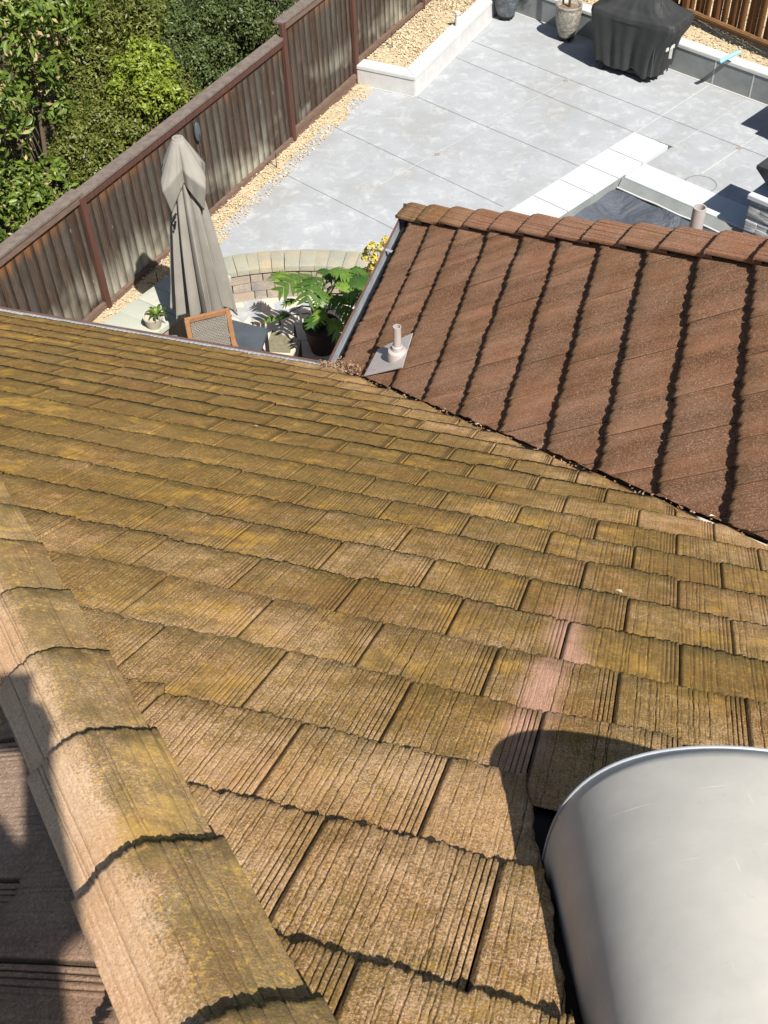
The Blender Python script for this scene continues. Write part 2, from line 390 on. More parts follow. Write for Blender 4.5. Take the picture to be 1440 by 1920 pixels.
# ------------------------------------------------------------------ gutters, fascia, walls
def gutter(A, along, out, L, par, ribs, seed):
    "A start on the outer lip line; along: unit; out: outward unit"
    al, ou, z = Vector(along), Vector(out), Vector((0, 0, 1)); A = Vector(A)
    def sec(pts, name, mat):
        m = MB()
        nseg = max(2, int(L / .25))
        for (a, b) in zip(pts[:-1], pts[1:]):
            m.quad(A - ou * a[0] + z * a[1], A - ou * b[0] + z * b[1], A + al * L - ou * b[0] + z * b[1], A + al * L - ou * a[0] + z * a[1])
        return m.build(name, mat, par)
    g = sec([(.012, .0), (.013, -.085), (.03, -.095), (.12, -.095), (.125, .01)], 'gutter_trough', M_galv)
    g.name = 'gutter'
    lip = sec([(.0125, -.002), (.0125, .004), (-.004, .004), (-.006, -.012), (-.002, -.03), (.006, -.05), (.0, -.105), (.02, -.112), (.13, -.112)], 'gutter_lip', M_brownmetal)
    lip.parent = g; lip.matrix_parent_inverse = MW(g).inverted()
    if ribs:
        m = MB(); n = int(L / .009); pts = []
        bm = m.bm; rows = []
        for i in range(n):
            h = (.004 if (i // 2) % 2 else -.004)
            q = A + al * (i * .009)
            rows.append([bm.verts.new(q - ou * .016 + z * (-.006 + h * .3)), bm.verts.new(q - ou * .05 + z * (.004 + h)), bm.verts.new(q - ou * .11 + z * (.012 + h))])
        for r0, r1 in zip(rows[:-1], rows[1:]):
            for c in range(2): bm.faces.new((r0[c], r0[c + 1], r1[c + 1], r1[c]))
        r = m.build('gutter_guard', M_mesh, g)
    return g
gutter(K - E1 * 3.9, E1, E2, 3.9 + .02, house, True, 1)
g2 = gutter(K - E2 * .02, E2, -E1, L2 + .05, house, False, 2)
gutter(K + E2 * (L2 + .02), E1, E2, 6.5, house, False, 3)
m = MB(); kk = Vector(K) + Vector(E2) * (L2 + .04)
m.beam(kk - Vector(E1) * .02 - Vector((0, 0, .055)), kk + Vector(E1) * .13 - Vector((0, 0, .055)), .012, .14)
m.build('gutter_end_cap', M_brownmetal, house)
m = MB()   # strap / joint of the wing gutter
q = Vector(K) + Vector(E2) * 1.5
m.beam(q - Vector(E1) * .012 + Vector((0, 0, .003)), q + Vector(E1) * .12 - Vector((0, 0, .02)), .03, .006)
m.build('gutter_strap', M_galv, house)
Kv = Vector(K); e1v, e2v = Vector(E1), Vector(E2)
def he(a, b, z): p = Kv + e1v * a + e2v * b; return (p.x, p.y, z)
m = MB()
m.prism([he(-3.4, -.5, 0)[:2], he(.5, -.5, 0)[:2], he(.5, 1.64, 0)[:2], he(6.2, 1.64, 0)[:2], he(6.2, -11, 0)[:2], he(-3.4, -11, 0)[:2]], -.62, 2.74)
m.build('wall', M_stucco, house)
m = MB()
m.beam(he(-3.86, -.14, 2.74), he(.14, -.14, 2.74), .03, .2); m.beam(he(.14, -.12, 2.74), he(.14, 2.0, 2.74), .03, .2); m.beam(he(.15, 2.0, 2.74), he(6.5, 2.0, 2.74), .03, .2)
m.build('fascia', M_brownmetal, house)
m = MB()
m.quad(*[Vector(he(*p, 2.66)) for p in ((-3.86, -.13), (.15, -.13), (.15, -.6), (-3.86, -.6))])
m.quad(*[Vector(he(*p, 2.662)) for p in ((.15, -.6), (.6, -.6), (.6, 1.99), (.15, 1.99))])
m.build('soffit', M_stucco, house)

# ------------------------------------------------------------------ plumbing vents
def vent_pipe(P, u, v, h, r, par, flash=True, lean=0):
    g = empty('vent_pipe', Vector(P(u, v, 0))); g.parent = par; g.matrix_parent_inverse = MW(par).inverted()
    b = Vector(P(u, v, 0)); m = MB()
    m.lathe([(r, -.05), (r, h), (r * .8, h), (r * .8, h - .12), (0.001, h - .12)], b, 24)
    m.build('pipe', M_lead, g, autos=40)
    if flash:
        m = MB(); m.lathe([(r * 2.6, -.02), (r * 2.5, .025), (r * 2.3, .045), (r * 1.5, .055), (r * 1.35, .085), (r * 1.05, .09)], b + Vector((0, 0, .005)), 24)
        m.build('collar', M_lead, g, autos=40)
        m = MB()
        pts = [(u - .10, v - .25), (u + .19, v - .23), (u + .225, v + .06), (u - .175, v + .10)]
        lo = [m.bm.verts.new(Vector(P(a_, b_, .000))) for a_, b_ in pts]; hi = [m.bm.verts.new(Vector(P(a_, b_, .006))) for a_, b_ in pts]
        m.bm.faces.new(hi)
        for i in range(4): m.bm.faces.new((lo[i], lo[(i + 1) % 4], hi[(i + 1) % 4], hi[i]))
        m.build('flashing', M_lead, g)
    return g
vent_pipe(P2, -.29, .73, .25, .027, house)
vent_pipe(P4, 2.37, 2.46, .215, .040, house, flash=False)

# ------------------------------------------------------------------ big metal hood vent
def M_hood_():
    t = NT('hood_metal'); p = t.pos()
    a = t.noise(p, 5, 5, .65); b = t.noise(p, 9, 4, .6)
    c = t.mix(t.ramp(a, .35, .65), (.62, .59, .53), (.52, .50, .45))
    # fine scratches and dull rub marks
    sc1 = t.noise(t.scale(p, (5, 190, 5), (.3, .2, .9)), 1, 2, .5); sc2 = t.noise(t.scale(p, (170, 4, 4), (.1, .4, .35)), 1, 2, .5); ar = t.noise(p, 7, 3, .6)
    s = t.math('MULTIPLY', t.math('ADD', t.ramp(sc1, .70, .74), t.ramp(sc2, .71, .75)), t.ramp(ar, .46, .56))
    c = t.mix(t.math('MULTIPLY', s, .8), c, (.86, .82, .74))
    c = t.mix(t.ramp(t.noise(p, 38, 5, .7), .62, .72, 0, .35), c, (.44, .42, .37))
    r = t.ramp(b, .3, .7, .60, .70)
    return t.done(c, r, t.bump(t.math('ADD', a, t.math('MULTIPLY', sc1, .03)), .2, .005), .0, .3)
M_hood = M_hood_()
hood = empty('hood_vent', Vector(P1(2.6, 6.2, 0))); hood.parent = house; hood.matrix_parent_inverse = MW(house).inverted()
def hood_mesh():
    V = []; NA, NS = 48, 30
    for j in range(NS + 1):
        s = j / NS
        v = 6.32 + s * .95
        hw = .395 - .235 * s; hh = .03 + .262 * (1 - s ** 1.15); uc = 2.64
        for i in range(NA + 1):
            th = math.pi * i / NA
            ca, sa = -math.cos(th), math.sin(th)
            ca = math.copysign(abs(ca) ** .95, ca); sa = abs(sa) ** .74
            V.append(P1(uc + hw * ca, v, -.03 + hh * sa))
    V = np.array(V); idx = np.arange(len(V)).reshape(NS + 1, NA + 1)
    q = np.stack([idx[:-1, :-1], idx[:-1, 1:], idx[1:, 1:], idx[1:, :-1]], -1).reshape(-1, 4)
    o = npmesh('hood', V, q, M_hood, hood, smooth=True)
    md = o.modifiers.new('th', 'SOLIDIFY'); md.thickness = .003; md.offset = -1
hood_mesh()
m = MB(); pts_ = []
for i in range(61):
    th_ = math.pi * i / 60; ca = -math.cos(th_); sa = math.sin(th_); ca = math.copysign(abs(ca) ** .95, ca); sa = abs(sa) ** .74
    pts_.append(Vector(P1(2.64 + .397 * ca, 6.322, -.03 + .294 * sa)))
m.tube(pts_, .004, 6); m.build('rolled_rim', M_galv, hood, smooth=True)
m = MB()
pts = [(2.25, 6.10), (3.2, 6.10), (3.2, 7.3), (2.25, 7.3)]
for (w0_, w1_), (q0_, q1_) in (((-.022, -.030), (6.10, 6.42)),): m.quad(Vector(P1(2.25, q0_, w0_)), Vector(P1(3.3, q0_, w0_)), Vector(P1(3.3, q1_, w1_)), Vector(P1(2.262, q1_, w1_)))
m.build('flashing', M_galv, hood)

# ================================================================== THE YARD
# ------------------------------------------------------------------ ground, patio, paving
def M_soil_():
    t = NT('dry_soil'); p = t.pos(); a = t.noise(p, 3, 5, .7); b = t.noise(p, 60, 4, .75)
    c = t.mix(t.ramp(a, .3, .7), (.58, .48, .31), (.48, .38, .24)); c = t.mix(t.ramp(b, .45, .7), c, (.70, .60, .42))
    return t.done(c, .95, t.bump(t.math('ADD', b, a), 1, .02), 0, .1)
M_soil = M_soil_()
M_dirt = simple('dark_soil', (.10, .075, .045), (.05, .04, .025), 4, .95, .6, dist=.02)  # dark brown soil of the open ground
m = MB()
m.quad((-150, -150, -.6), (150, -150, -.6), (150, 150, -.6), (-150, 150, -.6))
tag(m.build('ground', M_dirt), kind='structure')

def M_patio_():
    t = NT('patio_concrete'); p = t.pos(); a = t.noise(p, .9, 6, .7); b = t.noise(p, 4, 8, .78, .35); d = t.noise(p, 45, 3, .7)
    c = t.mix(t.ramp(a, .35, .65), (.385, .402, .422), (.305, .322, .34))
    c = t.mix(t.ramp(b, .50, .74, 0, .9), c, (.55, .57, .58))
    c = t.mix(t.ramp(d, .35, .7, 0, .2), c, (.28, .28, .285))
    tan = t.math('MULTIPLY', t.ramp(a, .5, .62), t.ramp(b, .3, .55)); c = t.mix(t.math('MULTIPLY', tan, .25), c, (.36, .325, .27))
    return t.done(c, .8, t.bump(b, .25, .004), 0, .3)
M_patio = M_patio_()
M_white = simple('white_concrete', (.60, .60, .585), (.50, .50, .49), 5, .8, .15)
M_greywall = simple('grey_wall_plaster', (.27, .285, .28), (.20, .215, .21), 4, .85, .2)
M_joint = simple('dark_joint', (.22, .22, .22), None, 30, .9, 0)
M_efflo = simple('chalky_joint', (.56, .55, .52), (.44, .435, .42), 20, .9, 0)
# patio outline on the level, clockwise from the fence side near the house
FB0, FB1 = Vector((-3.2403, 11.2396, 0)), Vector((-1.2091, 15.0481, 0))
FD = (FB1 - FB0).normalized(); FN = Vector((FD.y, -FD.x, 0))          # fence direction and its yard side
e0, e1_ = Vector((-1.48, 13.96, 0)), Vector((-.12, 16.69, 0))
pd = (e1_ - e0).normalized()
c_in = Vector((.585, 16.31, 0))            # corner of the left planter wall
back = lambda s: Vector((4.43, 17.09, 0)) + DA * s
pc0 = Vector((3.66, 15.09, 0)); pc1 = Vector((4.11, 14.68, 0)); pc2 = Vector((3.65, 14.22, 0))
poly = [e0 - pd * 2.3, e1_, c_in, at(920, 36), at(920, 36) + Vector((.12, .9, 0)), back(-3.2) + DB * .1, back(6.5), back(6.5) - DB * 2.55, pc2 + DA * 6.6, pc2, pc1, pc0, pc0 - DB * 5.5, Vector((-1.6, 10.9, 0))]
m = MB(); m.prism([(q.x, q.y) for q in poly], -.62, 0.0)
tag(m.build('patio', M_patio), kind='structure')
# saw-cut joints
def strip(mb, a, b, wd, z):
    a, b = Vector(a), Vector(b); n = (b - a).normalized().cross(Vector((0, 0, 1))) * wd / 2
    mb.quad(*[(q.x, q.y, z) for q in (a - n, b - n, b + n, a + n)])
m = MB()
for a, b in (((884, 77), (1440, 296)), ((850, 106), (1188, 248)), ((782, 182), (1086, 312)), ((614, 232), (944, 388)), ((523, 321), (760, 441)), ((1193, 249), (1262, 276)), ((1211, 310), (1335, 363))):
    strip(m, at(*a), at(*b), .008, .004)
tag(m.build('patio_joints', M_joint), kind='structure')
m = MB()
for a, b, wd in (((1090, 136), (711, 348), .014), ((965, 389), (1190, 249), .012), ((1192, 249), (1330, 160), .020), ((1262, 275), (1312, 245), .012), ((1312, 245), (1402, 187), .008), ((1314, 327), (1386, 279), .022), ((1386, 279), (1440, 241), .012), ((777, 181), (648, 249), .010), ((648, 383), (560, 432), .008), ((884, 77), (925, 53), .01)):
    strip(m, at(*a), at(*b), wd * .8, .008)
tag(m.build('patio_chalky_joints', M_efflo), kind='structure')
M_rust = simple('drain_cover_metal', (.36, .31, .25), (.24, .19, .15), 60, .6, .2)
for i, (px, lab) in enumerate((((1061, 152), 'small round drain cover on the joint below the covered grill'), ((820, 290), 'small round drain cover on the joint nearest the wing roof'), ((1386, 279), 'small rusty drain cover at the joint crossing near the fire bowl'))):
    m = MB(); m.lathe([(.001, .012), (.030, .012), (.036, .008), (.038, .004)], at(*px), 20)
    tag(m.build('drain_cover', M_rust), lab, 'drain', 'drain covers in the patio joints')
m = MB(); m.lathe([(.205, .006), (.205, .012), (.214, .012), (.214, .006)], at(1313, 346), 40)
o = empty('skimmer_lid', at(1313, 346)); tag(o, 'round concrete skimmer lid with a thin dark ring beside the white pool coping', 'lid')
m.build('ring', M_joint, o); m = MB(); m.lathe([(.001, .008), (.203, .008), (.205, .003)], at(1313, 346), 40); m.build('lid', M_patio, o)

# mulch strip by the fence and raised beds
def bed(poly, z, name, res=.06, amp=.035):
    xs = [p[0] for p in poly]; ys = [p[1] for p in poly]
    X, Y = np.meshgrid(np.arange(min(xs), max(xs) + res, res), np.arange(min(ys), max(ys) + res, res))
    def inside(x, y):
        c = np.zeros(x.shape, bool); n = len(poly)
        for i in range(n):
            x0, y0 = poly[i]; x1, y1 = poly[(i + 1) % n]
            with np.errstate(divide='ignore', invalid='ignore'):
                k = ((y0 > y) != (y1 > y)) & (x < (x1 - x0) * (y - y0) / (y1 - y0 + 1e-12) + x0)
            c ^= k
        return c
    g = np.random.default_rng(len(poly) * 7 + 1)
    Z = z + amp * (np.sin(X * 3.1 + 1) * np.sin(Y * 2.7) * .5 + np.sin(X * 9 + Y * 4) * .25) + g.normal(0, amp * .22, X.shape)
    idx = np.arange(X.size).reshape(X.shape)
    q = np.stack([idx[:-1, :-1], idx[:-1, 1:], idx[1:, 1:], idx[1:, :-1]], -1).reshape(-1, 4)
    cx, cy = X.ravel()[q].mean(1), Y.ravel()[q].mean(1); q = q[inside(cx, cy)]
    o = npmesh(name, np.stack([X.ravel(), Y.ravel(), Z.ravel()], -1), q, M_soil, smooth=True)
    tag(o, kind='structure'); return inside
t2 = lambda *v: [(q.x, q.y) for q in v]
fb = lambda s, off=0.0: FB0 + FD * s + FN * off
ins1 = bed(t2(fb(-2.2, -.1), fb(6.3, -.1), Vector((-.30, 16.85, 0)), e1_ + Vector((.15, -.1, 0)), e0 - pd * 2.3 + Vector((.2, 0, 0)), fb(-2.2, 1.2)), -.005, 'mulch_strip', amp=.02)
bedL = t2(fb(6.1, -.1), Vector((-.30, 16.9, 0)), Vector((.60, 16.45, 0)), at(920, 36) + Vector((-.08, .05, 0)), Vector((2.6, 20.6, 0)), fb(11.5, -.1))
ins2 = bed(bedL, .235, 'planting_bed')
bedR = t2(back(-6) + DB * .1, back(7) + DB * .1, back(7) + DB * 3.5, back(-6) + DB * 3.5)
ins3 = bed(bedR, .345, 'rear_bed')
M_chip = NT('wood_chip'); _a = M_chip.attr('rnd')
M_chip = M_chip.done(M_chip.mix(M_chip.ramp(_a, .0, .8), (.72, .60, .41), (.44, .34, .22)), .9, None, 0, .1)
def chips(n, poly, inside, z, name, smin, smax, seed):
    g = np.random.default_rng(seed); xs = [p[0] for p in poly]; ys = [p[1] for p in poly]
    V, Q, Rn = [], [], []
    x = g.uniform(min(xs), max(xs), n * 3); y = g.uniform(min(ys), max(ys), n * 3); k = inside(x, y); x, y = x[k][:n], y[k][:n]
    sz = g.uniform(smin, smax, len(x)); a = g.uniform(0, 6.3, len(x)); ti = g.normal(0, .35, len(x)); wd = sz * g.uniform(.3, .9, len(x)); zz = z + g.uniform(-.01, .03, len(x))
    ux, uy = np.cos(a), np.sin(a)
    base = np.stack([x, y, zz], -1); U = np.stack([ux, uy, ti], -1) * sz[:, None] / 2; W = np.stack([-uy, ux, g.normal(0, .3, len(x))], -1) * wd[:, None] / 2; H = np.array([0, 0, .006])
    vs = np.stack([base - U - W, base + U - W, base + U * .8 + W, base - U * .9 + W * .9, base - U * .7 + H, base + U * .6 + H], 1)
    V = vs.reshape(-1, 3); b = np.arange(len(x))[:, None] * 6
    q = np.concatenate([b + np.array([[0, 1, 5, 4]]), b + np.array([[4, 5, 2, 3]])])
    o = npmesh(name, V, q, M_chip, attrs=dict(rnd=np.repeat(g.random(len(x)), 6)))
    return tag(o, 'pale golden wood chips and gravel', 'mulch', kind='stuff')
chips(15000, t2(fb(-2.2, 0), fb(6.3, 0), e1_, e0 - pd * 2.3 + Vector((.02, 0, 0)), fb(-2.2, 1.4)), ins1, -.004, 'wood_chips', .010, .034, 3)
chips(15000, bedL, ins2, .235, 'wood_chips', .012, .042, 4)
chips(22000, bedR, ins3, .345, 'wood_chips', .012, .045, 5)

# ------------------------------------------------------------------ low white walls around the beds
def low_wall(name, pts, h, wd, label, capw, joints=(), facemat=None, z0=-.05):
    root = empty(name, pts[0]); tag(root, label, 'wall')
    n = len(pts); L, Rr, Lc, Rc = [], [], [], []
    for i, p in enumerate(pts):
        d0 = (pts[i] - pts[i - 1]).normalized() if i else None; d1 = (pts[i + 1] - pts[i]).normalized() if i < n - 1 else None
        if d0 is None: nn = d1.cross(Vector((0, 0, 1))); k = 1
        elif d1 is None: nn = d0.cross(Vector((0, 0, 1))); k = 1
        else:
            nn = (d0.cross(Vector((0, 0, 1))) + d1.cross(Vector((0, 0, 1)))).normalized(); k = 1 / max(.4, nn.dot(d1.cross(Vector((0, 0, 1)))))
        L.append(p - nn * wd * k * 1.0); Rr.append(p); Lc.append(p - nn * (wd + .012) * k); Rc.append(p + nn * .012 * k)
    m = MB()
    for i in range(n - 1): m.prism([(q.x, q.y) for q in (Rr[i], Rr[i + 1], L[i + 1], L[i])], z0, h - .05)
    m.build('wall', facemat or M_white, root)
    m = MB()
    for i in range(n - 1): m.prism([(q.x, q.y) for q in (Rc[i], Rc[i + 1], Lc[i + 1], Lc[i])], h - .048, h, bev=.006)
    m.build('cap', M_white, root)
    if joints:
        m = MB()
        for i, s, wdj in joints:
            d = (pts[i + 1] - pts[i]).normalized(); nn = d.cross(Vector((0, 0, 1))); q = pts[i] + d * s
            m.box((q + nn * .0005) + Vector((0, 0, (h - .05) / 2)), (wdj, .006, h - .052), Matrix((d, nn, Vector((0, 0, 1)))).transposed())
        m.build('joint', M_efflo, root)
    return root
w0 = Vector((-.40, 16.80, 0)); w1 = Vector((.585, 16.31, 0)); w2 = at(920, 36)
low_wall('planter_wall', [w0, w1, w2, w2 + (w2 - w1).normalized() * .9], .30, .22, 'low white planter wall with mitred cap around the bed by the old fence', .25, ((1, 1.45, .006), (1, .02, .006)))
low_wall('planter_wall', [back(-4.2), back(7)], .42, .20, 'long grey panelled retaining wall with white cap behind the covered grill', .2, ((0, 4.2 + .86, .022), (0, 4.2 + 1.5, .022), (0, 4.2 + 2.2, .02), (0, 4.2 - 1.2, .022), (0, 4.2 - 2.05, .02), (0, 4.2 - .2, .02)), M_greywall)
# thin chalk line at the wall foot
m = MB(); strip(m, back(-3.9) - DB * .015, back(7) - DB * .015, .03, .0045); nn = (w2 - w1).normalized().cross(Vector((0, 0, 1)))
strip(m, w1 + nn * .02, w2 + nn * .02, .035, .0047); strip(m, w0 + Vector((.25, -.14, 0)), w1 + Vector((0, -.02, 0)), .025, .0049)
tag(m.build('patio_wall_foot_lime', M_efflo), kind='structure')

# ------------------------------------------------------------------ weathered fence
def M_old_():
    t = NT('weathered_fence_board'); uv = t.uv(); rnd = t.attr('rnd'); vv = t.attr('vv'); p = t.pos()
    g1 = t.noise(t.scale(uv, (26, 1.3, 1)), 1, 5, .7, .5); g2 = t.noise(t.scale(uv, (120, 5, 1)), 1, 3, .7)
    c = t.mix(t.ramp(g1, .3, .7), (.105, .075, .054), (.038, .030, .026)); c = t.mix(t.ramp(rnd, .35, 1.0, 0, .5), c, (.085, .085, .075))
    c = t.mix(t.ramp(g2, .5, .75, 0, .45), c, (.17, .145, .11))
    big = t.noise(p, 1.1, 3, .6); pt2 = t.noise(t.scale(uv, (5, .8, 1)), 1, 4, .7); c = t.mix(t.ramp(pt2, .5, .62, 0, .7), c, (.052, .030, .020)); c = t.mix(t.ramp(pt2, .42, .33, 0, .5), c, (.15, .135, .11))
    # water-bleached foot of the boards, with its own ragged upper edge
    foot = t.math('ADD', vv, t.math('MULTIPLY', t.math('SUBTRACT', t.noise(t.scale(uv, (9, .4, 1)), 1, 4, .7), .5), .75))
    fm = t.math('MULTIPLY', t.ramp(foot, .42, .08), t.ramp(big, .44, .58))
    c = t.mix(t.math('MULTIPLY', fm, .8), c, (.40, .38, .30))
    top = t.math('ADD', vv, t.math('MULTIPLY', t.math('SUBTRACT', t.noise(t.scale(uv, (18, .5, 1)), 1, 4, .7), .5), .35))
    tm = t.math('MULTIPLY', t.ramp(top, .82, 1.0), t.ramp(big, .62, .38, 0, 1))
    c = t.mix(t.math('MULTIPLY', tm, .75), c, (.33, .135, .04))
    kn = t.vor(t.scale(uv, (4, 1.3, 1)), 1.6, 'F1', 0); c = t.mix(t.ramp(kn, .075, .03, 0, .7), c, (.30, .26, .22))
    return t.done(c, .9, t.bump(t.math('ADD', g1, g2), .6, .004), 0, .1)
M_old = M_old_()
def wood(name, a, b, sc_=(6, 60, 60), rough=.85):
    t = NT(name); g = t.noise(t.scale(t.pos(), sc_), 1, 5, .7)
    return t.done(t.mix(t.ramp(g, .3, .7), a, b), rough, t.bump(g, .5, .003), 0, .15)
M_redwood = wood('red_brown_post', (.125, .055, .040), (.07, .037, .03), (30, 30, 2))
M_rail = wood('weathered_rail', (.21, .14, .105), (.115, .075, .06), (9, 9, 60))
M_capboard = wood('grey_cap_board', (.21, .175, .15), (.12, .092, .08), (12, 12, 12))
def boards(name, root, base_fn, dirv, nrm, s0, s1, z0, z1, mat, bw=.14, th=.018, gap=.004, seed=0, tilt=0.0, lapped=False):
    g = np.random.default_rng(seed); V, Q, UV, RN, VV = [], [], [], [], []; b = 0; s = s0; i = 0
    d, n = np.array(dirv), np.array(nrm)
    while s < s1 - .01:
        wd = min(bw * g.uniform(.93, 1.05), s1 - s); off = g.normal(0, .002) + (.016 if lapped and i % 2 else 0)
        ov = .025 if lapped and i % 2 == 0 else 0
        NZ = 10; zs = np.linspace(z0, z1, NZ); bend = g.normal(0, .003) * np.sin((zs - z0) * 2.5 + g.uniform(0, 3))
        prof = [(s + gap / 2 - ov, -th), (s + gap / 2 - ov, 0), (s + wd - gap / 2 + ov, 0), (s + wd - gap / 2 + ov, -th)]
        r = g.random(); P = []
        for z, be in zip(zs, bend):
            for (a, o_) in prof:
                q = np.array(base_fn(a)) + n * (o_ + off + be + tilt * (z - z0)); P.append((q[0], q[1], z)); UV.append((a + r * 9, z)); RN.append(r); VV.append((z - z0) / (z1 - z0))
        V += P; id_ = b + np.arange(NZ * 4).reshape(NZ, 4)
        for j in range(NZ - 1):
            for c in range(3): Q.append((id_[j, c], id_[j, c + 1], id_[j + 1, c + 1], id_[j + 1, c]))
        b += NZ * 4; s += wd; i += 1
    return npmesh(name, V, Q, mat, root, UV, dict(rnd=RN, vv=VV))
fence = empty('fence', fb(2)); tag(fence, 'old weathered board fence with red posts, pale at its foot, left of the patio', 'fence')
fbn = lambda s: tuple(fb(s))
TILT = -.03
posts = [-2.4, .02, 4.37, 6.27, 8.55, 10.9]
z0s = [.04, .0, .10, .30, .30]; z1s = [1.47, 1.43, 1.62, 1.62, 1.62]
for i, (s0, s1) in enumerate(zip(posts[:-1], posts[1:])):
    boards('board_panel', fence, fbn, FD, FN, s0 + .03, s1 - .03, z0s[i], z1s[i], M_old, seed=30 + i, bw=.145, tilt=TILT)
for i, s in enumerate(posts):
    m = MB(); zt = (1.45, 1.46, 1.66, 1.64, 1.64, 1.64)[i]
    a_ = fb(s, .035); b_ = fb(s, .035 + TILT * zt)
    m.beam(a_ + Vector((0, 0, -.1)), b_ + Vector((0, 0, zt)), .085, .05, up=FN, bev=.004)
    m.build('post', M_redwood, fence)
for i, (s0, s1) in enumerate(zip(posts[:-1], posts[1:])):
    zt, zb = z1s[i], z0s[i]
    m = MB(); o_ = TILT * zt
    m.beam(fb(s0 - .02, o_ - .02) + Vector((0, 0, zt + .035)), fb(s1 + .02, o_ - .02) + Vector((0, 0, zt + .035)), .15, .035, bev=.004)
    m.build('cap_board', M_capboard, fence)
    m = MB(); m.beam(fb(s0, o_ + .024) + Vector((0, 0, zt - .03)), fb(s1, o_ + .024) + Vector((0, 0, zt - .03)), .04, .075, bev=.003); m.build('top_rail', M_rail if i != 1 else M_redwood, fence)
    m = MB(); m.beam(fb(s0 + .03, .022) + Vector((0, 0, zb + .03)), fb(s1 - .03, .022) + Vector((0, 0, zb + .03)), .05, .07, bev=.003)
    if i == 2: m.beam(fb(s0 + .03, .02) + Vector((0, 0, .03)), fb(s1 - .03, .02) + Vector((0, 0, .03)), .035, .13)
    if i == 1: m.beam(fb(s0 + .03, .02) + Vector((0, 0, -.03)), fb(s1 - .03, .02) + Vector((0, 0, -.03)), .03, .12)
    m.build('bottom_rail', M_rail, fence)

M_newf = wood('brown_stained_board', (.20, .095, .04), (.11, .05, .022), (30, 30, 2))
M_newrail = wood('brown_stained_rail', (.22, .125, .06), (.14, .075, .035), (9, 9, 40))
f2a = Vector((4.88, 17.86, 0)); f2d = (Vector((5.83, 16.65, 0)) - f2a).normalized(); f2n = f2d.cross(Vector((0, 0, 1)))
if f2n.y > 0: f2n = -f2n
fence2 = empty('fence', f2a); tag(fence2, 'newer brown stained fence with upright overlapping boards behind the grill', 'fence')
boards('board_panel', fence2, lambda s: tuple(f2a + f2d * s), f2d, f2n, -5.0, 4.5, .56, 2.2, M_newf, bw=.16, seed=77, lapped=True, gap=.05)
for s in (-4.9, -2.5, -.04, 2.35, 4.4):
    m = MB(); m.beam(f2a + f2d * s + f2n * .04 + Vector((0, 0, .3)), f2a + f2d * s + f2n * .04 + Vector((0, 0, 2.25)), .09, .09, up=f2n, bev=.004); m.build('post', M_newf, fence2)
for z in (.52, 2.2):
    m = MB(); m.beam(f2a - f2d * 5 + f2n * .03 + Vector((0, 0, z)), f2a + f2d * 4.5 + f2n * .03 + Vector((0, 0, z)), .06, .085, bev=.004); m.beam(f2a - f2d * 5 + f2n * .075 + Vector((0, 0, z + .02)), f2a + f2d * 4.5 + f2n * .075 + Vector((0, 0, z + .02)), .03, .03)
    m.build('rail', M_newrail, fence2)

m = MB(); g_ = random.Random(8)
for s_n in np.arange(-2.2, 10.6, .145):
    for z_n in (.32, .95, 1.32):
        q_ = fb(s_n + g_.uniform(-.01, .01), .003 + TILT * z_n) + Vector((0, 0, z_n + g_.uniform(-.01, .01))); m.box(q_, (.007, .007, .003), Matrix((FD, Vector((0, 0, 1)), FN)).transposed())
nl_ = m.build('nail', M_newrail, fence); nl_['kind'] = 'stuff'
# ------------------------------------------------------------------ stone seat wall and paving
def M_stone_(name, cols, sc_=7):
    t = NT(name); p = t.pos(); rnd = t.attr('rnd'); a = t.noise(p, sc_, 5, .7); b = t.noise(p, 60, 4, .75)
    c = t.mix(rnd, cols[0], cols[1]); c = t.mix(t.ramp(a, .42, .62), c, cols[2]); c = t.mix(t.ramp(b, .5, .7, 0, .4), c, cols[3])
    return t.done(c, .9, t.bump(t.math('ADD', a, b), .8, .006), 0, .2)
M_block = M_stone_('wall_block_stone', ((.36, .29, .23), (.24, .23, .22), (.42, .34, .26), (.20, .16, .13)))
M_cope = M_stone_('cap_stone', ((.42, .34, .22), (.34, .34, .27), (.30, .31, .26), (.52, .43, .29)), 5)
M_pave = M_stone_('paver_stone', ((.60, .54, .45), (.52, .50, .44), (.58, .48, .38), (.66, .61, .52)), 3)
def stones(name, cells, mat, parent, bev=.008):
    "cells: (list of 4 plan points or 8 corner points, z0, z1)"
    bm = bmesh.new(); lay = bm.verts.layers.float.new('rnd'); g = random.Random(5)
    for pts, z0, z1 in cells:
        r = g.random(); j = lambda: g.uniform(-.004, .004)
        lo = [bm.verts.new((p[0], p[1], z0)) for p in pts]; hi = [bm.verts.new((p[0] + j(), p[1] + j(), z1 + j())) for p in pts]
        n = len(pts); top = bm.faces.new(hi); sd = [bm.faces.new((lo[i], lo[(i + 1) % n], hi[(i + 1) % n], hi[i])) for i in range(n)]
        es = set(top.edges)
        for f in sd: es |= set(f.edges)
        es = [e for e in es if not (e.verts[0] in lo and e.verts[1] in lo)]
        for v in lo + hi: v[lay] = r
        bmesh.ops.bevel(bm, geom=es, offset=bev, segments=2, affect='EDGES', profile=.6)
    bmesh.ops.recalc_face_normals(bm, faces=bm.faces)
    me = bpy.data.meshes.new(name); bm.to_mesh(me); bm.free()
    me.polygons.foreach_set('use_smooth', [True] * len(me.polygons)); me.set_sharp_from_angle(angle=R_(50))
    return link(name, me, mat, parent)
ARC = Vector((-.95, 8.45, 0)); ro, ri = 3.24, 2.90
def pol(r, a): return (ARC.x + r * math.sin(a), ARC.y + r * math.cos(a))
seat = empty('seat_wall', (ARC.x, ARC.y + 3, 0)); tag(seat, 'curved stone block seat wall with tan and green cap stones behind the leafy plant', 'wall')
cells = []; g = random.Random(3)
A0, A1 = -.42, .42
